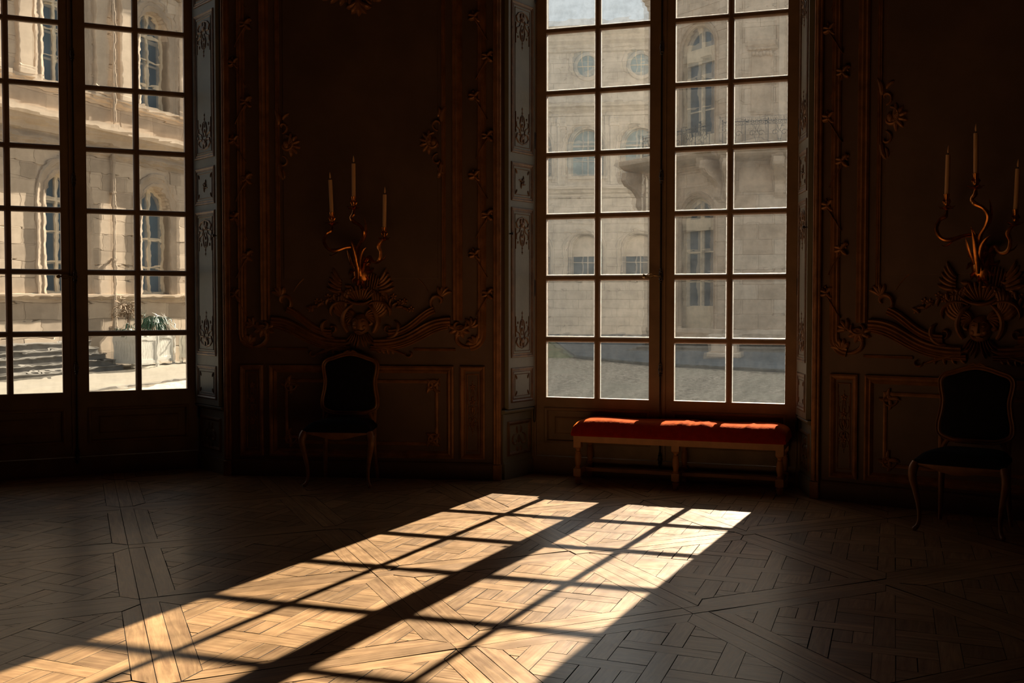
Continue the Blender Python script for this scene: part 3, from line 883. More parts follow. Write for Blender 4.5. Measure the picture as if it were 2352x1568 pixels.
        mb = MB(); a, b = sorted((X(0.125), X(0.325))); mb.frame(a, zb_, b, zt, [(0, 0), (0, 0.02), (0.012, 0.026), (0.03, 0.016), (0.038, 0.004), (0.042, 0)]); P('panel_frame', mb)
        mb = MB(); cx = (a+b)/2
        mb.frame(cx-0.05, zb_+0.06, cx+0.05, zt-0.06, [(0, 0), (0.004, 0.006), (0.01, 0)])
        arabesque(mb, cx, 0.50, 1, 0.085, 0.30); arabesque(mb, cx, 0.50, -1, 0.085, 0.16)
        for t in (0.44, 0.62, 0.74): flower(mb, cx, t, 0.026)
        P('carved_ornament', mb)
    # wainscot middle panel
    mb = MB(); mb.frame(0.375, 0.165, WL-0.375, 0.905, [(0, 0), (0, 0.022), (0.014, 0.03), (0.03, 0.018), (0.042, 0.024), (0.056, 0.006), (0.06, 0)]); P('panel_frame', mb)
    mb = MB(); mb.frame(0.50, 0.265, WL-0.50, 0.795, [(0, 0), (0.004, 0.010), (0.016, 0.013), (0.028, 0.008), (0.03, 0)]); P('panel_frame', mb)
    for sx in (-1, 1):
        for z in (0.745, 0.315):
            mb = MB(); cx = CU+sx*(CU-0.545)
            mb.stroke(spiral(cx, z, 0.058, 0.012, 0, sx*6.2, 20), 0.022, 0.022)
            for q in range(4): leaf(mb, cx, z, q*PI/2+0.4, 0.10, 0.026, 0.02, 0.9*sx)
            P('corner_ornament', mb)
    # raised centre field
    mb = MB(); mb.box(0.50, -0.010, 1.60, WL-0.50, 0.0, 5.15, 0.006); P('panel_field', mb, 'wall')
    # mask of the console
    mb = MB(); z = 1.235
    mb.dome(CU, z, 0.075, 0.095, 0.070, 0, 16, 5)
    for s in (-1, 1):
        mb.dome(CU+s*0.030, z+0.022, 0.018, 0.011, 0.016, -0.052, 8, 3)
        mb.dome(CU+s*0.036, z-0.018, 0.022, 0.020, 0.018, -0.048, 8, 3)
        mb.stroke([(CU+s*0.008, z+0.040), (CU+s*0.034, z+0.052), (CU+s*0.060, z+0.034)], 0.012, 0.02, -0.05)
        mb.stroke([(CU+s*0.004, z-0.052), (CU+s*0.03, z-0.055), (CU+s*0.052, z-0.04)], 0.014, 0.02, -0.052)
        for q in range(6): leaf(mb, CU+s*0.05, z+0.06, PI/2-s*(0.2+0.35*q), 0.11, 0.026, 0.045, -s*1.0)
        for q in range(5): leaf(mb, CU+s*(0.008+0.014*q), z-0.07, -PI/2+s*(0.05+0.12*q), 0.13-0.012*q, 0.016, 0.045, s*0.3)
        leaf(mb, CU+s*0.07, z, PI/2-s*1.4, 0.06, 0.03, 0.04, s*1.0)
    mb.stroke([(CU, z+0.045), (CU, z-0.025)], [0.012, 0.026], 0.036, -0.055)
    mb.dome(CU, z-0.05, 0.02, 0.008, 0.012, -0.062, 8, 2)
    P('mask', mb, smooth=True)
    # shell and crest over the mask
    mb = MB()
    for q in range(9):
        a = PI/2+(q-4)*0.24
        mb.stroke([(CU+0.12*0+math.cos(a)*0.04, 1.40+math.sin(a)*0.03), (CU+math.cos(a)*0.11, 1.42+math.sin(a)*0.09), (CU+math.cos(a)*0.15, 1.42+math.sin(a)*0.13)], [0.012, 0.034, 0.022], 0.045)
    mb.stroke(bez((CU-0.14, 1.47), (CU-0.07, 1.38), (CU+0.07, 1.38), (CU+0.14, 1.47)), 0.03, 0.055)
    for q in range(7):
        mb.stroke([(CU+0.02+0.018*q, 1.52), (CU+0.02+0.022*q, 1.60), (CU+0.035+0.02*q, 1.645-0.004*(q-3)**2)], [0.014, 0.022, 0.016], 0.035)
    P('shell', mb)
    # festoon at the top of the field
    mb = MB()
    for q in range(9):
        flower(mb, CU+(q-4)*0.055, 3.86-0.004*(16-(q-4)**2)*0.8, 0.035, -0.01)
        leaf(mb, CU+(q-4)*0.055, 3.84, -PI/2+0.4*(q-4), 0.10, 0.03, 0.03, 0.5, -0.01)
    for q in range(5): leaf(mb, CU, 3.80, -PI/2+(q-2)*0.4, 0.14, 0.04, 0.045, (q-2)*0.3, -0.01)
    mb.dome(CU, 3.78, 0.04, 0.055, 0.05, -0.01)
    mb.stroke(bez((CU-0.25, 3.86), (CU-0.5, 3.95), (CU-0.55, 4.3), (CU-0.50, 4.9)), 0.03, 0.02, -0.01)
    mb.stroke(bez((CU+0.25, 3.86), (CU+0.5, 3.95), (CU+0.55, 4.3), (CU+0.50, 4.9)), 0.03, 0.02, -0.01)
    P('carved_ornament', mb)
    return parts
parts = panelling(wall_center)
for o in parts:
    c = o.copy(); col.objects.link(c); c.parent = wall_right

# ------------------------------------------------------------------ sconces and candles
def Wd(F, x, y, z): a, b = F.w(x, y); return (a, b, z)
def tube3(mb, pts, r, seg=8):
    """smooth tube through points (Catmull-Rom)"""
    P_ = [Vector(p) for p in pts]; out = []; n = len(P_); rs = []
    rr_ = r if isinstance(r, (list, tuple)) else [r]*n
    for i in range(n-1):
        p0, p1, p2, p3 = P_[max(i-1, 0)], P_[i], P_[i+1], P_[min(i+2, n-1)]
        for k in range(5):
            t = k/5
            out.append(0.5*((2*p1)+(p2-p0)*t+(2*p0-5*p1+4*p2-p3)*t*t+(3*p1-p0-3*p2+p3)*t**3))
            rs.append(rr_[i]+(rr_[i+1]-rr_[i])*t)
    out.append(P_[-1]); rs.append(rr_[-1])
    mb.tube(out, rs, seg)
CUPS = [(-0.173, -0.20, 2.11), (0.022, -0.27, 2.225), (0.246, -0.20, 1.99)]      # candle feet, relative to the middle of the panel
def make_sconce():
    root = empty('wall_sconce')
    mb = MB()
    mb.dome(0.01, 1.66, 0.075, 0.11, 0.045, 0, 16, 4)
    for q in range(10):
        a = q*2*PI/10
        mb.stroke([(0.01+math.cos(a)*0.05, 1.66+math.sin(a)*0.07), (0.01+math.cos(a)*0.085, 1.66+math.sin(a)*0.115), (0.01+math.cos(a+0.2)*0.105, 1.66+math.sin(a+0.2)*0.13)], [0.03, 0.03, 0.01], 0.035)
    mb.stroke(bez((0.01, 1.56), (0.05, 1.54), (0.05, 1.51), (0.02, 1.50)), 0.03, 0.04)
    mb.dome(0.03, 1.515, 0.035, 0.012, 0.04, 0, 10, 3)
    build('backplate', mb, M['bronze'], root, smooth=True)
    arms = [
        [(0.0, -0.03, 1.64), (-0.01, -0.08, 1.76), (0.0, -0.13, 1.84), (-0.06, -0.18, 1.845), (-0.14, -0.20, 1.82), (-0.20, -0.21, 1.83), (-0.235, -0.21, 1.89), (-0.215, -0.205, 1.95), (-0.18, -0.20, 1.975), (-0.173, -0.20, 2.02)],
        [(0.01, -0.03, 1.63), (0.015, -0.10, 1.74), (0.03, -0.17, 1.84), (0.075, -0.23, 1.90), (0.10, -0.27, 1.96), (0.07, -0.28, 2.01), (0.02, -0.28, 2.04), (0.0, -0.27, 2.07), (0.02, -0.27, 2.10), (0.022, -0.27, 2.14)],
        [(0.03, -0.03, 1.66), (0.07, -0.08, 1.74), (0.11, -0.13, 1.77), (0.15, -0.16, 1.73), (0.20, -0.18, 1.74), (0.215, -0.19, 1.80), (0.20, -0.195, 1.85), (0.225, -0.20, 1.89), (0.246, -0.20, 1.91)]]
    for pts in arms:
        mb = MB(); tube3(mb, pts, [0.019]+[0.0115+0.004*(i % 2) for i in range(len(pts)-2)]+[0.008], 8)
        build('arm', mb, M['bronze'], root, smooth=True)
    # leafy curls springing from the arms
    mb = MB()
    def blade(p0, p1, p2, w):
        p0, p1, p2 = Vector(p0), Vector(p1), Vector(p2); pts = []; rs = []
        for i in range(8):
            t = i/7; pts.append(p0*(1-t)**2+p1*2*t*(1-t)+p2*t*t); rs.append(w*math.sin(PI*(0.15+0.85*t))+0.0012)
        mb.tube(pts, rs, 6, True, 0.4)
    blade((0.07, -0.2, 1.88), (0.13, -0.24, 1.95), (0.10, -0.25, 2.07), 0.014)
    blade((-0.02, -0.10, 1.66), (-0.05, -0.16, 1.76), (-0.06, -0.17, 1.83), 0.013)
    blade((0.0, -0.08, 1.60), (0.02, -0.16, 1.74), (-0.02, -0.2, 1.90), 0.020)
    blade((0.02, -0.10, 1.66), (0.03, -0.2, 1.80), (0.10, -0.2, 1.84), 0.016)
    blade((-0.12, -0.2, 1.82), (-0.17, -0.22, 1.76), (-0.20, -0.2, 1.79), 0.011)
    blade((0.19, -0.18, 1.74), (0.24, -0.2, 1.73), (0.26, -0.2, 1.78), 0.010)
    blade((0.05, -0.12, 1.74), (0.09, -0.17, 1.70), (0.12, -0.16, 1.76), 0.012)
    blade((0.0, -0.18, 1.85), (-0.03, -0.2, 1.91), (-0.005, -0.2, 1.87), 0.011)
    build('leaf_scrolls', mb, M['bronze'], root, smooth=True)
    for cx, cy, cz in CUPS:
        mb = MB()
        mb.lathe([(0.004, -0.10), (0.016, -0.09), (0.010, -0.082), (0.008, -0.075)], (cx, cy, cz), 12)
        for q in range(7):                                          # petalled drip pan
            a = q*2*PI/7
            p = Vector((cx, cy, cz-0.078)); e = Vector((cx+math.cos(a)*0.055, cy+math.sin(a)*0.05, cz-0.07-0.012*(q % 2)))
            mb.tube([p, p.lerp(e, 0.5)+Vector((0, 0, -0.006)), e], [0.014, 0.016, 0.003], 6, True, 0.3)
        build('drip_pan', mb, M['bronze'], root, smooth=True)
        mb = MB()
        mb.lathe([(0.007, -0.078), (0.018, -0.062), (0.020, -0.045), (0.012, -0.030), (0.016, -0.018), (0.019, 0.0), (0.021, 0.006), (0.017, 0.006)], (cx, cy, cz), 12)
        for q in range(5):
            a = q*2*PI/5; mb.tube([(cx+math.cos(a)*0.014, cy+math.sin(a)*0.014, cz-0.06), (cx+math.cos(a)*0.023, cy+math.sin(a)*0.023, cz-0.04), (cx+math.cos(a)*0.014, cy+math.sin(a)*0.014, cz-0.02)], [0.003, 0.007, 0.003], 6)
        build('candle_cup', mb, M['bronze'], root, smooth=True)
    return root
def make_candle():
    root = empty('candle')
    mb = MB(); mb.lathe([(0.0152, 0.0), (0.0152, 0.268), (0.0145, 0.273), (0.010, 0.274)], seg=16); build('candle_tube', mb, M['wax'], root, smooth=True)
    mb = MB(); mb.lathe([(0.0045, 0.272), (0.0045, 0.283)], seg=8); build('socket', mb, M['iron'], root)
    mb = MB(); mb.lathe([(0.002, 0.282), (0.0065, 0.290), (0.0075, 0.301), (0.0055, 0.316), (0.002, 0.330), (0.0003, 0.336)], seg=10); build('flame_bulb', mb, M['wax'], root, smooth=True)
    return root
sc0 = make_sconce(); cd0 = make_candle()
tilts = {0: (-0.045, 0.0, 0.02), 1: (0.02, -0.01, 0.035)}
lab_s = ['gilt bronze three-armed sconce on the wall between the two windows', 'gilt bronze three-armed sconce on the wall right of the red bench']
lab_c = [['left candle on the sconce between the two windows', 'tallest middle candle on the sconce between the two windows', 'lowest right candle on the sconce between the two windows'],
         ['left candle on the sconce at the right edge of the photo', 'tallest middle candle on the sconce at the right edge', 'candle cut by the right photo edge, on the far right sconce']]
first = True
for wi, F in enumerate((FB, FD)):
    s = sc0 if wi == 0 else copy_tree(sc0)
    s.location = Wd(F, CU, -0.006, 0); s.rotation_euler = (0, 0, F.a)
    tag(s, lab_s[wi], 'sconce', 'gilt wall sconces')
    for k, (cx, cy, cz) in enumerate(CUPS):
        c = cd0 if first else copy_tree(cd0); first = False
        c.location = Wd(F, CU+cx, cy-0.006, cz-0.012)
        c.rotation_euler = (0, tilts[wi][k], F.a)
        tag(c, lab_c[wi][k], 'candle', 'electric candles on the sconces')

# ------------------------------------------------------------------ red bench
def make_bench():
    p, q = (0.478, 8.640), (1.985, 8.100)
    f, L = between(p, q)
    root = tag(empty('bench', (p[0], p[1], 0), f.a), 'long bench with vermilion velvet cushion and turned wooden legs under the window', 'bench')
    D = 0.40
    # padded seat: rounded slab made from a grid, lightly buttoned and creased
    mb = MB(); nx, ny = 96, 22; zt = 0.492; zb_ = 0.374; vs = []
    def sup(t, n_): return (1-abs(t)**n_)
    rr2 = random.Random(5)
    for i in range(nx+1):
        for j in range(ny+1):
            a = -1+2*i/nx; b = -1+2*j/ny
            x = L/2+a*(L/2+0.012); y = D/2+b*(D/2+0.010)
            edge_x = min(1, (1-abs(a))*L/2/0.13); edge_y = min(1, (1-abs(b))*D/2/0.11)
            hx = math.sqrt(max(0, 1-(1-edge_x)**2)); hy = math.sqrt(max(0, 1-(1-edge_y)**2))
            h = (0.055+0.045*hx)*hy*0+0.5*(hx+1)*0.10*hy
            z = zb_+0.032+h*0.93
            z += 0.004*math.sin(x*9.1+b*1.3)*hx*hy
            for cx_, k_ in ((0.86, 1), (0.93, -1), (1.02, 1), (1.10, -1), (1.36, 1)):
                z += 0.008*k_*math.exp(-((x-cx_-0.05*b)/0.014)**2)*hy*(0.4+0.6*max(0, -b+0.5))
            vs.append((x, y, z))
    fs = [(i*(ny+1)+j, (i+1)*(ny+1)+j, (i+1)*(ny+1)+j+1, i*(ny+1)+j+1) for i in range(nx) for j in range(ny)]
    # skirt down to the rail
    ring = [i*(ny+1) for i in range(nx+1)] + [nx*(ny+1)+j for j in range(1, ny+1)] + [i*(ny+1)+ny for i in range(nx-1, -1, -1)] + [j for j in range(ny-1, 0, -1)]
    o = len(vs); vs2 = [(vs[k][0], vs[k][1], zb_+0.001) for k in ring]
    m1 = [(vs[k][0], vs[k][1], zb_+0.016) for k in ring]
    cxm, cym = L/2, D/2
    def grow(v, g):
        return (v[0]+(g if v[0] > L-0.02 else -g if v[0] < 0.02 else 0), v[1]+(g if v[1] > D-0.02 else -g if v[1] < 0.02 else 0), v[2])
    m1 = [grow(v, 0.006) for v in m1]
    n_ = len(ring)
    mb.add(vs + m1 + vs2, fs + [(ring[k], ring[(k+1) % n_], o+(k+1) % n_, o+k) for k in range(n_)] + [(o+k, o+(k+1) % n_, o+n_+(k+1) % n_, o+n_+k) for k in range(n_)])
    build('cushion', mb, M['velvet'], root, smooth=True)
    # rails
    mb = MB(); z0, z1 = 0.327, 0.374
    mb.box(0.0, 0.0, z0, L, 0.028, z1); mb.box(0.0, D-0.028, z0, L, D, z1)
    mb.box(0.0, 0.028, z0, 0.028, D-0.028, z1); mb.box(L-0.028, 0.028, z0, L, D-0.028, z1); mb.box(L/2-0.014, 0.028, z0, L/2+0.014, D-0.028, z1)
    build('rail', mb, M['benchwood'], root)
    for x in (0.030, L/2, L-0.030):
        for y in (0.028, D-0.028):
            mb = MB(); h = 0.029
            mb.box(x-h, y-h, 0.285, x+h, y+h, 0.3268)
            mb.lathe([(0.025, 0.286), (0.027, 0.278), (0.017, 0.268), (0.016, 0.258), (0.023, 0.250), (0.018, 0.243), (0.024, 0.225), (0.0275, 0.200), (0.026, 0.175), (0.020, 0.148), (0.018, 0.135), (0.025, 0.125), (0.022, 0.118)], (x, y, 0), 16)
            mb.box(x-h, y-h, 0.060, x+h, y+h, 0.118)
            mb.lathe([(0.022, 0.060), (0.019, 0.052), (0.026, 0.046), (0.026, 0.038), (0.021, 0.030), (0.024, 0.014), (0.021, 0.0)], (x, y, 0), 16)
            build('leg', mb, M['benchwood'], root, smooth=True)
    for x in (0.030, L/2, L-0.030):
        mb = MB(); mb.box(x-0.014, 0.057, 0.074, x+0.014, D-0.057, 0.104, 0.003); build('stretcher', mb, M['benchwood'], root)
    for a, b in ((0.044, L/2-0.014), (L/2+0.014, L-0.044)):
        mb = MB(); mb.box(a, D/2-0.013, 0.074, b, D/2+0.013, 0.104, 0.003); build('stretcher', mb, M['benchwood'], root)
    return root
make_bench()

# ------------------------------------------------------------------ side chairs
def make_chair():
    root = empty('side_chair')
    W, D = 0.545, 0.40; hw = W/2
    # cushion seat, wider in front
    mb = MB(); n_ = 20; m_ = 16; vs = []
    for i in range(n_+1):
        for j in range(m_+1):
            a = -1+2*i/n_; b = j/m_
            wd = hw-0.010-0.045*b
            fr = -0.012*(1-a*a)
            y = fr+b*(D-fr)
            e = (1-abs(a)**5)*(1-abs(2*b-1)**6)
            vs.append((a*wd, y, 0.445+0.062*e**0.55))
    fs = [(i*(m_+1)+j, (i+1)*(m_+1)+j, (i+1)*(m_+1)+j+1, i*(m_+1)+j+1) for i in range(n_) for j in range(m_)]
    ring = [i*(m_+1) for i in range(n_+1)] + [n_*(m_+1)+j for j in range(1, m_+1)] + [i*(m_+1)+m_ for i in range(n_-1, -1, -1)] + [j for j in range(m_-1, 0, -1)]
    o = len(vs); nr = len(ring); vs2 = [(vs[k][0], vs[k][1], 0.424) for k in ring]
    mb.add(vs+vs2, fs+[(ring[k], ring[(k+1) % nr], o+(k+1) % nr, o+k) for k in range(nr)]+[tuple(o+k for k in range(nr))])
    build('seat', mb, M['navy'], root, smooth=True)
    # serpentine front rail and side rails
    mb = MB(); pts = []; k = 24
    for i in range(k+1):
        a = -1+2*i/k; pts.append((a*(hw-0.012), -0.006-0.012*(1-a*a), 0.0, 0.395-0.022*math.cos(a*PI*1.0)-0.006))
    vs = []
    for x, y, _, zb_ in pts: vs += [(x, y, zb_), (x, y-0.004, zb_+0.008), (x, y-0.004, 0.420), (x, y, 0.4235), (x, y+0.03, 0.4235), (x, y+0.03, zb_)]
    mb.add(vs, [(i*6+j, i*6+(j+1) % 6, (i+1)*6+(j+1) % 6, (i+1)*6+j) for i in range(k) for j in range(6)]+[(0, 1, 2, 3, 4, 5), tuple(k*6+j for j in range(6))[::-1]])
    build('seat_rail', mb, M['chairwood'], root, smooth=True)
    for s in (-1, 1):
        mb = MB(); vs = []
        for i in range(13):
            b = i/12; x = s*(hw-0.012-0.045*b); y = 0.02+b*(D-0.03); zb_ = 0.385-0.016*math.cos((2*b-1)*PI)
            vs += [(x, y, zb_), (x, y, 0.4235), (x-s*0.028, y, 0.4235), (x-s*0.028, y, zb_)]
        mb.add(vs, [(i*4+j, i*4+(j+1) % 4, (i+1)*4+(j+1) % 4, (i+1)*4+j) for i in range(12) for j in range(4)]+[(0, 1, 2, 3), (48, 49, 50, 51)])
        build('seat_rail', mb, M['chairwood'], root)
        # cabriole front leg
        mb = MB()
        pts = [(s*(hw-0.018), 0.010, 0.424), (s*(hw-0.006), -0.004, 0.39), (s*(hw-0.002), -0.010, 0.34), (s*(hw-0.018), 0.006, 0.25), (s*(hw-0.034), 0.022, 0.15), (s*(hw-0.036), 0.026, 0.07), (s*(hw-0.028), 0.016, 0.03), (s*(hw-0.014), 0.0, 0.012), (s*(hw-0.010), -0.004, 0.0045)]
        tube3(mb, pts, [0.026, 0.029, 0.026, 0.019, 0.0145, 0.0125, 0.014, 0.016, 0.006], 10)
        build('leg', mb, M['chairwood'], root, smooth=True)
        mb = MB()
        xb = s*(hw-0.075)
        tube3(mb, [(xb, D-0.03, 0.424), (xb, D-0.03, 0.32), (xb+s*0.006, D-0.015, 0.18), (xb+s*0.014, D+0.012, 0.06), (xb+s*0.018, D+0.018, 0.012)], [0.022, 0.021, 0.017, 0.014, 0.0115], 10)
        build('leg', mb, M['chairwood'], root, smooth=True)
    # back: violin-shaped frame, slightly leaning
    def outline(off):
        P_ = []
        hb = 0.222+off
        right = [(0.145+off, 0.545-off*0.5), (hb-0.012, 0.575), (hb, 0.63), (hb-0.016, 0.72), (hb-0.022, 0.79), (hb-0.010, 0.86), (hb-0.006, 0.915), (hb-0.03, 0.950+off*0.6), (0.14, 0.968+off), (0.07, 0.992+off), (0.0, 1.003+off)]
        left = [(-x, z) for x, z in right[::-1][1:]]
        pts = right+left+[(-0.08, 0.538-off), (0.08, 0.538-off)]
        n0 = len(pts); out = []
        for i in range(n0):
            p0, p1, p2, p3 = [Vector(pts[(i+q) % n0]) for q in (-1, 0, 1, 2)]
            for k_ in range(4):
                t = k_/4; out.append((0.5*((2*p1)+(p2-p0)*t+(2*p0-5*p1+4*p2-p3)*t*t+(3*p1-p0-3*p2+p3)*t**3))[:])
        return out
    tilt = lambda x, z, y: (x, D-0.035+y+(z-0.45)*0.085, z)
    mb = MB(); oc = outline(0.0); nn = len(oc); vs = []
    for i in range(nn):
        a, b = Vector(oc[i-1]), Vector(oc[(i+1) % nn]); d = (b-a).normalized(); nrm = Vector((d.y, -d.x))
        for o_, y_ in ((-0.016, 0.012), (-0.016, -0.010), (-0.006, -0.018), (0.004, -0.012), (0.012, -0.018), (0.018, -0.006), (0.018, 0.012)):
            q = Vector(oc[i])+nrm*o_; vs.append(tilt(q.x, q.y, y_))
    mb.add(vs, [(i*7+j, i*7+(j+1) % 7, ((i+1) % nn)*7+(j+1) % 7, ((i+1) % nn)*7+j) for i in range(nn) for j in range(7)])
    for s in (-1, 1):                                             # stiles down to the seat
        pts = [tilt(s*0.150, 0.548, 0), tilt(s*0.175, 0.52, 0), tilt(s*0.195, 0.47, 0), (s*(hw-0.075), D-0.03, 0.424)]
        tube3(mb, pts, [0.014, 0.016, 0.018, 0.02], 8)
        pts = [tilt(s*0.205, 0.585, 0), tilt(s*0.206, 0.54, 0), tilt(s*0.202, 0.47, 0)]
        tube3(mb, pts, [0.014, 0.014, 0.016], 8)
    # small carved crest
    for s in (-1, 1):
        q = [(0.0, 1.018), (s*0.02, 1.028), (s*0.045, 1.016), (s*0.06, 1.004)]
        mb.tube([tilt(x, z, -0.012) for x, z in q], [0.008, 0.009, 0.007, 0.003], 6)
    build('back_frame', mb, M['chairwood'], root, smooth=True)
    mb = MB(); ic = outline(-0.010); n2 = len(ic)
    c0 = tilt(0, 0.77, -0.026); vs = [tilt(x, z, -0.004) for x, z in ic]
    vs += [tilt(x*0.93, 0.77+(z-0.77)*0.94, -0.020) for x, z in ic]
    vs += [tilt(x*0.6, 0.77+(z-0.77)*0.6, -0.030) for x, z in ic] + [tilt(0, 0.77, -0.032)]
    vs += [tilt(x, z, 0.010) for x, z in ic]
    fs = []
    for i in range(n2):
        j = (i+1) % n2
        fs += [(i, j, n2+j, n2+i), (n2+i, n2+j, 2*n2+j, 2*n2+i), (2*n2+i, 2*n2+j, 3*n2), (3*n2+1+i, 3*n2+1+j, j, i)]
    fs.append(tuple(3*n2+1+i for i in range(n2)))
    mb.add(vs, fs)
    build('backrest', mb, M['navy'], root, smooth=True)
    return root
ch = make_chair()
ch.location = (-1.335, 8.450, 0); ch.rotation_euler = (0, 0, R(-7.0))
tag(ch, 'dark side chair with midnight upholstery against the wall between the two windows', 'chair', 'dark side chairs along the wall')
ch2 = copy_tree(ch)
ch2.location = (2.700, 6.700, 0); ch2.rotation_euler = (0, 0, R(-36.0))
tag(ch2, 'nearer dark side chair with midnight upholstery, right of the red bench', 'chair', 'dark side chairs along the wall')

# ------------------------------------------------------------------ courtyard
GZ = -0.5
mb = MB(); mb.prism([(-140, 9.9), (140, 9.9), (140, 220), (-140, 220)], GZ-0.3, GZ)
tag(build('ground', mb, M['gravel']), kind='structure')
mb = MB(); mb.prism([(-26, 12), (-10.6, 17), (-8.94, 24.3), (-8.07, 27.6), (-2.5, 47), (-2.2, 56), (-8, 60), (-16, 30)], GZ-0.1, GZ+0.03)
tag(build('paving', mb, M['paving']), kind='structure')
mb = MB(); mb.ribbon([(0, 0), (0, 0.001)], [(0, 0), (0.01, 0)]) if False else None
mb = MB(); mb.prism([(-10.6, 17), (-10.52, 16.9), (-8.86, 24.25), (-7.98, 27.55), (-2.4, 47), (-2.5, 47), (-8.07, 27.6), (-8.94, 24.3)], GZ-0.1, GZ+0.05)
tag(build('kerb', mb, M['steps']), kind='structure')
SL = [(2.2, 38.1), (4.13, 33.65), (7.4, 30.3), (14, 26.5), (34, 26), (34, 62), (2.0, 64), (2.1, 46)]
mb = MB(); mb.prism(SL, GZ-0.1, GZ+0.08); tag(build('pavement', mb, M['slab']), kind='structure')
mb = MB(); mb.prism([(2.1, 38.0), (4.06, 33.5), (7.35, 30.15), (14, 26.3), (14, 26.5), (7.4, 30.3), (4.13, 33.65), (2.2, 38.1)], GZ-0.1, GZ+0.095); tag(build('kerb', mb, M['curb']), kind='structure')
mb = MB(); mb.prism([(-1.5, 38.5), (2.15, 38.3), (2.1, 46), (2.0, 58), (-3, 58)], GZ-0.1, GZ+0.02); tag(build('lawn', mb, M['lawn']), kind='structure')

def stones(rects, root, mat, mat2, rr_, limit, stuffname='stone_blocks'):
    """rects: (x0, z0, x1, z1). the first `limit` become single blocks, the others one joined part"""
    rest_ = MB(); k = 0; cache = {}
    for x0, z0, x1, z1 in rects:
        d = rr_.uniform(0.030, 0.045)
        if k < limit:
            key = (round(x1-x0, 2), round(z1-z0, 2))
            if key not in cache:
                me = bpy.data.meshes.new('stone_block'); q = MB(); q.box(0.006, -0.04, 0.006, key[0]-0.006, 0.0, key[1]-0.006, 0.006)
                me.from_pydata(q.v, [], q.f); me.materials.append(M[mat]); me.validate(); cache[key] = me
            o = bpy.data.objects.new('stone_block', cache[key]); col.objects.link(o); o.parent = root; o.location = (x0, rr_.uniform(-0.006, 0.006), z0)
            o.material_slots[0].link = 'OBJECT'; o.material_slots[0].material = M[mat if rr_.random() < 0.62 else mat2]
            k += 1
        else: rest_.box(x0+0.006, -d, z0+0.006, x1-0.006, 0, z1-0.006, 0.006)
    if rest_.f:
        o = build(stuffname, rest_, M[mat], root, fix=False); o['kind'] = 'stuff'

def ashlar(x0, x1, z0, z1, ch_, bl, openings, rr_, view=None):
    """courses of blocks between x0..x1, leaving the openings (xc, half width, zbottom, zspring, arch) free"""
    out = []; n = max(1, round((z1-z0)/ch_)); h = (z1-z0)/n
    for r_ in range(n):
        a, b = z0+r_*h, z0+(r_+1)*h
        cuts = []
        for xc, hw, zb_, zs, arch in openings:
            top = zs+(hw if arch else 0)
            if b <= zb_ or a >= top: continue
            w = hw
            if arch and a > zs: w = math.sqrt(max(0, hw*hw-(a-zs)**2))
            if w > 0.02: cuts.append((xc-w, xc+w))
        cuts.sort(); spans = []; cur = x0
        for c0, c1 in cuts:
            if c0 > cur+0.05: spans.append((cur, c0))
            cur = max(cur, c1)
        if x1 > cur+0.05: spans.append((cur, x1))
        for s0, s1 in spans:
            g = math.floor(s0/bl)*bl + (bl/2 if r_ % 2 else 0); edges = [s0]
            while g < s1-0.18:
                if g > s0+0.18: edges.append(g)
                g += bl
            edges.append(s1)
            out += [(edges[i], a, edges[i+1], b) for i in range(len(edges)-1)]
    return out

def core(root, x0, x1, z0, z1, openings, mat, depth=0.6):
    """the wall body with real openings. openings sharing an xc stack up in one bay"""
    mb = MB(); cols = {}
    for o in openings: cols.setdefault(round(o[0], 3), []).append(o)
    cur = x0
    for xc in sorted(cols):
        hw = max(o[1] for o in cols[xc])
        mb.box(cur, 0, z0, xc-hw, depth, z1)
        prev = [(xc-hw, z0), (xc+hw, z0)]
        for (xx, h, zb_, zs, arch) in sorted(cols[xc], key=lambda o: o[2]):
            mb.prism(prev[::1] + [(xc+hw, zb_), (xc-hw, zb_)], 0, depth, 'y') if zb_ > z0+0.01 else None
            if h < hw-0.001:
                t = zs+(h if arch else 0)
                mb.box(xc-hw, 0, zb_, xc-h, depth, t); mb.box(xc+h, 0, zb_, xc+hw, depth, t)
            if arch:
                if h < hw-0.001: prev = [(xc-hw, zs+h)] + [(xc-h, zs+h)] + [(xc-h*math.cos(q), zs+h*math.sin(q)) for q in [PI*i/14 for i in range(0, 15)]] + [(xc+h, zs+h), (xc+hw, zs+h)]
                else: prev = [(xc-h*math.cos(q), zs+h*math.sin(q)) for q in [PI*i/14 for i in range(0, 15)]]
            else: prev = [(xc-hw, zs), (xc+hw, zs)]
        mb.prism(prev + [(xc+hw, z1), (xc-hw, z1)], 0, depth, 'y')
        cur = xc+hw
    mb.box(cur, 0, z0, x1, depth, z1)
    return build('wall', mb, M[mat], root)

def surround(root, xc, hw, zb_, zs, arch, mat, w=0.42, h=0.08):
    pts = [(xc+hw, zb_)]
    if arch: pts += [(xc+hw*math.cos(q), zs+hw*math.sin(q)) for q in [PI*i/16 for i in range(17)]] + [(xc-hw, zb_)]
    else: pts += [(xc+hw, zs), (xc-hw, zs), (xc-hw, zb_)]
    mb = MB(); mb.ribbon(pts, [(0.0, -0.30), (0.0, h*0.6), (-w*0.28, h), (-w*0.32, h*0.6), (-w*0.62, h*0.75), (-w*0.66, h*1.1), (-w*0.9, h*1.3), (-w, h*0.9), (-w, -0.01)])
    build('arch_surround', mb, M[mat], root)
    mb = MB(); mb.box(xc-hw-w, -h-0.06, zb_-0.16, xc+hw+w, 0.25, zb_); build('sill', mb, M[mat], root)

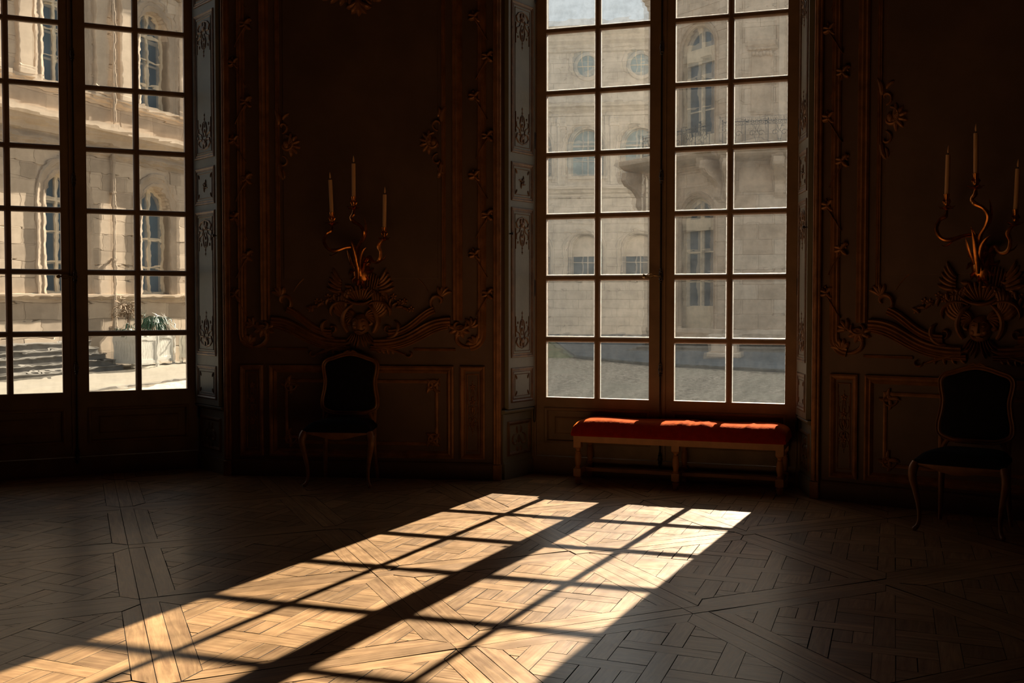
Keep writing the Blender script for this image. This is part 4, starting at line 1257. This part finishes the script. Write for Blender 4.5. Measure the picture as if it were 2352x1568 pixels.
def far_window(root, xc, hw, zb_, zs, arch, rows, vbars, glass='bluepane', fr=0.07, y=0.28, panel=0.0, bar=0.045, fmat='cream'):
    """frame with bars (part) and its panes (sub-part)"""
    mb = MB(); top = zs+(hw if arch else 0)
    pts = [(xc+hw, zb_)] + ([(xc+hw*math.cos(q), zs+hw*math.sin(q)) for q in [PI*i/16 for i in range(17)]] if arch else [(xc+hw, zs), (xc-hw, zs)])
    if not arch: pts = [(xc+hw, zb_), (xc+hw, zs), (xc-hw, zs), (xc-hw, zb_)]
    else: pts += [(xc-hw, zb_)]
    mb.ribbon(pts, [(0.0, -0.02), (0.0, 0.05), (fr, 0.05), (fr, -0.02)], False, y)
    mb.box(xc-hw, y-0.05, zb_, xc+hw, y+0.02, zb_+fr+panel)
    mb.box(xc-fr*0.55, y-0.055, zb_, xc+fr*0.55, y, top-0.02)
    if arch: mb.box(xc-hw, y-0.06, zs-0.06, xc+hw, y, zs+0.05)
    for r_ in range(1, rows):
        z = zb_+panel+(zs-zb_-panel)*r_/rows; mb.box(xc-hw, y-0.035, z-bar/2, xc+hw, y, z+bar/2)
    for s in (-1, 1):
        for v in range(1, vbars):
            x = xc+s*hw*v/vbars
            t = zs+(math.sqrt(max(0, hw*hw-(x-xc)**2)) if arch else 0)
            mb.box(x-bar/2, y-0.035, zb_+panel, x+bar/2, y, t)
    fr_o = build('window', mb, M[fmat], root)
    mb = MB()
    poly = [(xc-hw, zb_), (xc+hw, zb_)] + ([(xc+hw*math.cos(q), zs+hw*math.sin(q)) for q in [PI*i/16 for i in range(17)]] if arch else [(xc+hw, zs), (xc-hw, zs)])
    mb.prism(poly, y+0.0, y+0.02, 'y'); build('pane', mb, M[glass], fr_o)
    mb = MB(); mb.box(xc-hw-0.05, y+0.12, zb_-0.05, xc+hw+0.05, y+0.14, top+0.05)
    return fr_o

def cornice(root, x0, x1, z0, z1, out, mat, name='cornice'):
    h = z1-z0
    mb = MB(); mb.prism([(0, z0), (-out*0.25, z0+h*0.05), (-out*0.30, z0+h*0.3), (-out*0.6, z0+h*0.42), (-out*0.65, z0+h*0.6), (-out, z0+h*0.7), (-out, z0+h*0.95), (0, z1)], x0, x1, 'x')
    return build(name, mb, M[mat], root)

# left sunlit wing
rs = random.Random(11)
FL = Frame((-13.2, 29.0), R(73.4))
bl = tag(empty('palace_wing', (FL.p.x, FL.p.y, 0), FL.a), 'sunlit cream stone wing with arched windows seen through the left window', 'building')
X0, X1 = -7.0, 33.0
op = []
for k in range(-2, 8):
    xc = 2.28+4.25*k
    if xc < X0+1 or xc > X1-1: continue
    op += [(xc, 0.76, 1.65, 4.22, True), (xc, 0.76, 7.4, 9.62, True)]
core(bl, X0, X1, GZ-0.2, 13.6, op, 'stone_warm')
opx = [(a, b+0.42, c-0.16, d, e) for a, b, c, d, e in op]
rects = ashlar(X0, X1, 1.62, 5.55, 0.436, 1.12, opx, rs) + ashlar(X0, X1, 7.36, 11.0, 0.455, 1.12, opx, rs) + ashlar(X0, X1, GZ, 1.40, 0.475, 1.3, [], rs) + ashlar(X0, X1, 6.48, 7.08, 0.6, 1.6, [], rs)
rects.sort(key=lambda q: abs((q[0]+q[2])/2-4.0) + (0 if q[3] < 10.8 else 20))
stones(rects, bl, 'stone_warm', 'stone_warm2', rs, 290)
for (xc, hw, zb_, zs, ar) in op:
    if xc < 16:
        surround(bl, xc, hw, zb_, zs, ar, 'stone_warm2')
        far_window(bl, xc, hw, zb_, zs, ar, 3, 1, 'bluepane', 0.10, bar=0.06)
    else:
        far_window(bl, xc, hw, zb_, zs, ar, 4, 1, 'bluepane')
cornice(bl, X0, X1, 1.40, 1.64, 0.20, 'stone_warm', 'plinth_band')
cornice(bl, X0, X1, 5.55, 5.80, 0.14, 'stone_warm2', 'string_course')
cornice(bl, X0, X1, 5.95, 6.50, 0.50, 'stone_warm', 'cornice')
cornice(bl, X0, X1, 7.08, 7.36, 0.18, 'stone_warm', 'string_course')
cornice(bl, X0, X1, 11.0, 11.5, 0.30, 'stone_warm2', 'cornice')
cornice(bl, X0, X1, 12.6, 13.6, 0.9, 'stone_warm', 'cornice')
for k in range(-2, 8):                                           # pilasters of the upper storey
    for dx in (-1.55, 1.55):
        xx = 2.28+4.25*k+dx
        if xx < X0+0.5 or xx > 20: continue
        mb = MB(); mb.box(xx-0.26, -0.17, 7.36, xx+0.26, 0.0, 11.0, 0.02); mb.box(xx-0.32, -0.21, 7.36, xx+0.32, 0.0, 7.6, 0.02)
        build('pilaster', mb, M['stone_warm'], bl)

mb = MB(); mb.tube([(4.27, -0.16, GZ), (4.27, -0.16, 5.7)], 0.055, 8); mb.tube([(4.27, -0.22, 6.55), (4.27, -0.22, 11.2)], 0.055, 8)
for z in (0.6, 2.6, 4.6): mb.box(4.20, -0.22, z, 4.34, 0, z+0.06)
build('drainpipe', mb, M['stone_warm2'], bl)
# steps in front of it
st = tag(empty('stone_steps', FL.w(0, 0)+(0,), FL.a), 'worn stone steps along the sunlit wing, seen through the left window', 'steps')
mb_list = []
for k in range(5):
    mb = MB(); y = -1.45+0.27*k
    mb.box(-7.0, y, GZ-0.05, 2.85, -0.05, GZ+0.165*(k+1), 0.0)
    mb.box(-7.0, y-0.03, GZ+0.165*(k+1)-0.045, 2.87, y+0.10, GZ+0.165*(k+1), 0.012)
    build('step', mb, M['steps'], st)

# far grey range
FF = Frame((3.2, 66.0), R(-8.2))
bf = tag(empty('palace_range', (FF.p.x, FF.p.y, 0), FF.a), 'distant hazy grey stone range with round attic windows behind the middle window', 'building')
X0, X1 = -24.0, 13.0
op = []
for k in range(-7, 4):
    xc = 1.27+3.1*k
    op += [(xc, 0.92, 3.0, 4.50, True), (xc, 0.96, 8.8, 10.6, True)]
core(bf, X0, X1, GZ-0.2, 17.0, op, 'stone_shade', 0.7)
opx = [(a, b+0.2, c-0.16, d, e) for a, b, c, d, e in op]
opc = [(1.27+3.1*k, 0.85, 14.3, 15.2, True) for k in range(-7, 4)]
rects = ashlar(X0, X1, GZ, 2.6, 0.52, 1.5, [], rs) + ashlar(X0, X1, 3.0, 7.5, 0.5, 1.5, opx, rs) + ashlar(X0, X1, 8.3, 12.3, 0.5, 1.5, opx, rs) + ashlar(X0, X1, 13.1, 16.0, 0.58, 1.5, opc, rs)
rects.sort(key=lambda q: abs((q[0]+q[2])/2-2.0))
stones(rects, bf, 'stone_shade', 'stone_shade', rs, 0)
for (xc, hw, zb_, zs, ar) in op:
    if -6 < xc < 8:
        surround(bf, xc, hw, zb_, zs, ar, 'stone_shade', 0.2)
    far_window(bf, xc, hw, zb_, zs, ar, 2, 1, 'bluepane' if zb_ < 4 else 'palepane', bar=0.04, fmat='stone_shade')
    if -6 < xc < 8 and zb_ < 4:                                  # pale blinds half drawn
        mb = MB(); mb.prism([(xc-0.84, 4.1), (xc+0.84, 4.1)]+[(xc+0.84*math.cos(q), 4.5+0.84*math.sin(q)) for q in [PI*i/12 for i in range(13)]], 0.235, 0.245, 'y'); build('blind', mb, M['stone_shade'], bf)
for k in range(-7, 4):
    xc = 1.27+3.1*k; ring = [(xc+0.62*math.cos(q), 15.2+0.62*math.sin(q)) for q in [2*PI*i/24 for i in range(24)]]
    mb = MB(); mb.ribbon(ring, [(0.0, 0.0), (0.0, 0.10), (-0.10, 0.13), (-0.2, 0.10), (-0.24, 0.03)], True); o = build('oculus', mb, M['stone_shade'], bf)
    mb = MB(); mb.prism([(xc+0.62*math.cos(q), 15.2+0.62*math.sin(q)) for q in [2*PI*i/24 for i in range(24)]], -0.03, -0.01, 'y'); build('pane', mb, M['palepane'], o)
    mb = MB(); mb.box(xc-0.02, -0.05, 14.6, xc+0.02, -0.03, 15.8); mb.box(xc-0.6, -0.05, 15.18, xc+0.6, -0.03, 15.22); build('glazing_bar', mb, M['cream'], o)
for z0, z1, o_ in ((2.6, 3.0, 0.18), (7.5, 8.3, 0.35), (12.3, 13.1, 0.4), (16.0, 17.5, 0.8)): cornice(bf, X0, X1, z0, z1, o_, 'stone_shade')
for k in range(-4, 4):
    xx = 1.27+3.1*k-1.55; mb = MB(); mb.box(xx-0.24, -0.12, 8.3, xx+0.24, 0, 12.3, 0.02); mb.box(xx-0.3, -0.18, 11.7, xx+0.3, 0, 12.2, 0.05); build('pilaster', mb, M['stone_shade'], bf)

# corner pavilion with balcony, three faces
FP = Frame((6.15, 50.4), R(-59.0)); LP_ = 5.27
FQ = Frame(FP.w(LP_, 0), R(-17.6)); LQ = 13.0
pav = tag(empty('corner_pavilion', (FP.p.x, FP.p.y, 0), FP.a), 'tall ochre stone corner pavilion with arched french doors and iron balcony', 'building')
def on(f2, o):
    lx, ly = FP.loc((f2.p.x, f2.p.y)); o.location = (lx, ly, o.location.z); o.rotation_euler = (0, 0, f2.a-FP.a)
class Holder: pass
opP = [(3.41, 1.05, -0.12, 4.80, True), (3.41, 1.05, 8.0, 12.0, True)]
core(pav, 0, LP_, GZ-0.2, 21.0, opP, 'stone_pav', 0.6)
opx = [(a, b+0.22, c-0.1, d, e) for a, b, c, d, e in opP]
rects = ashlar(0, LP_, 0.3, 6.9, 0.60, 1.35, opx, rs) + ashlar(0, LP_, 7.8, 14.4, 0.60, 1.35, opx, rs)
stones(rects, pav, 'stone_pav', 'stone_pav2', rs, 130)
for q in opP: surround(pav, *q, 'stone_pav2', 0.24, 0.09)
far_window(pav, 3.41, 1.05, -0.12, 4.80, True, 3, 1, 'bluepane', 0.22, 0.3, 1.15, 0.06)
far_window(pav, 3.41, 1.05, 8.0, 12.0, True, 3, 1, 'bluepane', 0.20, 0.3, 0.3, 0.06)
mb = MB(); mb.box(2.45, 0.16, 4.45, 4.37, 0.3, 4.95); build('transom', mb, M['cream'], pav)
mb = MB(); mb.box(2.45, 0.16, 11.5, 4.37, 0.3, 12.15); build('transom', mb, M['cream'], pav)
for z0, z1, o_ in ((-0.35, 0.3, 0.12), (6.9, 7.2, 0.2), (14.4, 15.0, 0.4)): cornice(pav, 0, LP_, z0, z1, o_, 'stone_pav', 'string_course')
mb = MB(); mb.box(2.0, -1.1, GZ, 4.8, 0, -0.34); mb.box(2.3, -0.75, -0.34, 4.5, 0, -0.18); build('door_step', mb, M['stone_pav'], pav)
# front face on the right
def core2():
    mb = MB(); mb.box(0, 0, GZ-0.2, LQ, 0.6, 21.0)
    o = build('wall', mb, M['stone_pav'], pav); on(FQ, o)
    mb = MB(); mb.box(0.45, -0.02, 0.3, 1.95, 0.0, 6.2); return o
wq = core2()
rects = ashlar(0, 8.0, 0.3, 7.0, 0.61, 1.25, [], rs) + ashlar(0, 8.0, 7.6, 14.4, 0.61, 1.25, [], rs)
rects.sort(key=lambda q: q[0])
# blocks of the second face hang under its wall
stones(rects, wq, 'stone_pav', 'stone_pav2', rs, 70)
for z0, z1, o_ in ((-0.35, 0.3, 0.12), (14.4, 15.0, 0.4)):
    o = cornice(pav, 0, LQ, z0, z1, o_, 'stone_pav', 'string_course'); on(FQ, o)
for xx, w in ((0.35, 0.35), (2.15, 0.30), (4.6, 0.35)):
    mb = MB(); mb.box(xx-w/2, -0.14, 7.6, xx+w/2, 0, 14.4, 0.02); o = build('pilaster', mb, M['stone_pav'], pav); on(FQ, o)
mb = MB(); mb.box(0.75, -0.16, 11.6, 1.95, 0, 12.0, 0.03); mb.box(0.9, -0.10, 9.0, 1.8, 0, 11.4, 0.03)
for q in range(6): mb.dome(1.0+0.14*q, 11.45-0.02*(q % 3), 0.1, 0.12, 0.14, -0.05)
o = build('carved_tablet', mb, M['stone_pav2'], pav); on(FQ, o)
# balcony slabs, corbels and railings
def corbel(root, x, z1, z0, out, w=0.34):
    mb = MB(); h = z1-z0
    mb.prism([(0, z0), (-out*0.15, z0+h*0.02), (-out*0.28, z0+h*0.14), (-out*0.25, z0+h*0.35), (-out*0.5, z0+h*0.55), (-out*0.85, z0+h*0.66), (-out, z0+h*0.8), (-out*0.95, z1), (0, z1)], x-w/2, x+w/2, 'x')
    for s in (-1, 1): mb.tube([(x+s*w*0.5, -out*0.72, z1-h*0.2), (x+s*w*0.62, -out*0.72, z1-h*0.2)], h*0.13, 10)
    return build('corbel', mb, M['stone_pav2'], root, smooth=True)
def railing(root, x0, x1, y, z0, z1):
    mb = MB(); r = 0.022
    mb.tube([(x0, y, z1), (x1, y, z1)], r, 6); mb.tube([(x0, y, z0+0.06), (x1, y, z0+0.06)], r*0.8, 6); mb.tube([(x0, y, z1-0.14), (x1, y, z1-0.14)], r*0.6, 6)
    n = max(1, round((x1-x0)/0.85)); d = (x1-x0)/n
    for i in range(n+1): mb.tube([(x0+i*d, y, z0), (x0+i*d, y, z1+0.10)], r*1.1, 6)
    for i in range(n):
        cx = x0+(i+0.5)*d; h = z1-0.14-(z0+0.06); cz = z0+0.06+h/2
        for s in (-1, 1):
            mb.tube([(cx+s*0.18+0.13*math.cos(q)*(1-q/9), y, cz+0.13*math.sin(q)*(1-q/9)) for q in [0.45*k for k in range(15)]], r*0.6, 5)
            mb.tube([(cx+s*0.02, y, z0+0.06), (cx+s*0.10, y, cz-0.05), (cx+s*0.02, y, cz+0.1), (cx+s*0.12, y, z1-0.14)], r*0.55, 5)
        m = max(2, int(d/0.14))
        for k in range(m): mb.tube([(cx-d/2+(k+0.5)*d/m+0.045*math.cos(q), y, z1-0.07+0.045*math.sin(q)) for q in [PI*j/4 for j in range(9)]], r*0.45, 4)
    return build('railing', mb, M['rail'], root)
mb = MB(); mb.prism([(0, 7.15), (-0.5, 7.2), (-1.0, 7.35), (-1.2, 7.5), (-1.2, 7.7), (0, 7.7)], -0.6, LP_+0.3, 'x'); build('balcony_slab', mb, M['stone_pav'], pav)
railing(pav, 1.0, LP_+0.1, -1.1, 7.7, 8.55)
for x in (-0.35, 2.0, LP_-0.3): corbel(pav, x, 7.2, 5.5, 1.15)
mb = MB(); mb.prism([(0, 7.15), (-0.5, 7.2), (-1.0, 7.35), (-1.2, 7.5), (-1.2, 7.7), (0, 7.7)], -0.3, 9.0, 'x'); o = build('balcony_slab', mb, M['stone_pav'], pav); on(FQ, o)
o = railing(pav, -0.1, 8.8, -1.1, 7.7, 8.6); on(FQ, o)
for x in (0.12, 2.1, 4.1, 6.1): o = corbel(pav, x, 7.2, 5.6, 1.05, 0.42); on(FQ, o)
mb = MB(); mb.box(0.45, -0.10, 5.9, 1.85, -0.02, 6.9); o = build('sunk_panel', mb, M['stone_pav2'], pav); on(FQ, o)

# low steps and a pedestal in front of the pavilion
st2 = tag(empty('stone_steps', FQ.w(0, 0)+(0,), FQ.a), 'low blue-grey stone steps at the foot of the corner pavilion', 'steps')
for k in range(3):
    mb = MB(); mb.box(-3.2+0.25*k, -4.6+0.42*k, GZ, 9.5, -0.05, GZ+0.10+0.12*k, 0.0); mb.box(-3.2+0.25*k, -4.64+0.42*k, GZ+0.06+0.12*k, 9.5, -4.5+0.42*k, GZ+0.10+0.12*k+0.004, 0.01)
    build('step', mb, M['steps'], st2)
mb = MB(); x, y = FQ.loc((7.05, 37.2))
mb = MB(); mb.box(-0.55, -0.55, 0, 0.55, 0.55, 0.16, 0.03); mb.box(-0.42, -0.42, 0.16, 0.42, 0.42, 0.62, 0.02); mb.box(-0.5, -0.5, 0.62, 0.5, 0.5, 0.76, 0.03)
pd = build('stone_pedestal', mb, M['stone_pav'], None, loc=(7.15, 37.3, GZ+0.08), rot=(0, 0, FQ.a))
tag(pd, 'square beige stone pedestal on the pavement before the corner pavilion', 'pedestal')

# planter boxes and plants
def make_planter():
    root = empty('planter_box'); s = 0.41; h = 0.92
    for sx in (-1, 1):
        for sy in (-1, 1):
            mb = MB(); mb.box(sx*s-0.035, sy*s-0.035, 0, sx*s+0.035, sy*s+0.035, h); mb.dome(sx*s, h+0.035, 0.04, 0.04, 0.001)
            mb.lathe([(0.02, 0.0), (0.045, 0.03), (0.04, 0.06), (0.01, 0.08)], (sx*s, sy*s, h), 8)
            build('post', mb, M['boxpaint'], root)
    for face in range(4):
        a = face*PI/2
        for k in range(8):
            w = (2*s-0.08)/8; x = -s+0.04+k*w
            mb = MB(); mb.box(x+0.003, -s-0.012, 0.17, x+w-0.003, -s+0.012, h-0.02, 0.003)
            build('slat', mb, M['boxpaint'], root, rot=(0, 0, a))
        mb = MB(); mb.box(-s+0.035, -s-0.022, 0.15, s-0.035, -s+0.008, 0.26); mb.box(-s+0.035, -s-0.022, h-0.12, s-0.035, -s+0.008, h)
        build('rail', mb, M['boxpaint'], root, rot=(0, 0, a))
    mb = MB(); mb.box(-s+0.02, -s+0.02, 0.16, s-0.02, s-0.02, h-0.06); build('soil', mb, M['soil'], root)
    return root
def leafy(root, mat, n, rx, rz, cz, rr_, ll, lw, droop, name='leaves', smin=0.15):
    mb = MB()
    for _ in range(n):
        q = rr_.uniform(0, 2*PI); e = rr_.uniform(-0.6, 1.2); d = rr_.uniform(smin, 1)
        x, y, z = math.cos(q)*math.cos(e)*rx*d, math.sin(q)*math.cos(e)*rx*d, cz+math.sin(e)*rz*d
        dirv = Vector((math.cos(q)+rr_.uniform(-.6, .6), math.sin(q)+rr_.uniform(-.6, .6), rr_.uniform(-0.6, 0.8)-droop)).normalized()
        sd = dirv.cross(Vector((rr_.uniform(-1, 1), rr_.uniform(-1, 1), 1))).normalized()*lw*rr_.uniform(0.7, 1.2); l = ll*rr_.uniform(0.6, 1.2)
        p = Vector((x, y, z)); m = p+dirv*l*0.5; t = p+dirv*l+Vector((0, 0, -droop*l*0.4)); up = dirv.cross(sd).normalized()*lw*0.25
        mb.add([p, m+sd+up, t, m-sd+up, m-up*0.5], [(0, 1, 4), (1, 2, 4), (2, 3, 4), (3, 0, 4)])
    o = build(name, mb, M[mat], root, fix=False); o['kind'] = 'stuff'; return o
rp = random.Random(21)
def place_plant(root, loc, mat, n, rx, rz, cz, ll, lw, droop, stems):
    root.location = loc
    mb = MB()
    for k in range(stems):
        q = rp.uniform(0, 2*PI); r_ = rx*0.6*rp.random()
        mb.tube([(0, 0, 0), (r_*0.3*math.cos(q), r_*0.3*math.sin(q), cz*0.5), (r_*math.cos(q), r_*math.sin(q), cz+rz*0.5)], [0.022, 0.015, 0.006], 5)
    build('stem', mb, M['bark'], root)
    leafy(root, mat, n, rx, rz, cz, rp, ll, lw, droop)
pl = [(-10.83, 31.88), (-10.93, 33.75), (-10.0, 35.3)]
plab = ['nearest white slatted planter box, beyond the left window', 'second white slatted planter box, half hidden behind the nearest one', 'farthest white slatted planter box, only its left edge in view']
p0 = make_planter()
for i, (x, y) in enumerate(pl):
    o = p0 if i == 0 else copy_tree(p0)
    o.location = (x, y, GZ+0.03); o.rotation_euler = (0, 0, R(-16.6)); o.scale = (1, 1, 1)
    tag(o, plab[i], 'planter', 'white courtyard planter boxes')
TZ = GZ+0.03+0.86
t = tag(empty('shrub'), 'dry brown leafy shrub in the nearest white planter box', 'plant')
place_plant(t, (-11.05, 31.9, TZ), 'dryleaf', 210, 0.36, 0.45, 0.75, 0.17, 0.028, 0.3, 7)
leafy(t, 'greenleaf', 60, 0.32, 0.2, 0.25, rp, 0.3, 0.02, 0.9, 'lower_leaves')
t = tag(empty('palm'), 'dark green strap-leaved plant in the second white planter box', 'plant')
place_plant(t, (-10.93, 33.75, TZ), 'greenleaf', 170, 0.44, 0.32, 0.48, 0.42, 0.026, 0.9, 5)
t = tag(empty('shrub'), 'tall olive-brown shrub in the farthest planter, at the left window edge', 'plant')
place_plant(t, (-10.05, 35.3, TZ), 'dryleaf', 150, 0.40, 0.28, 1.15, 0.2, 0.03, 0.4, 6)
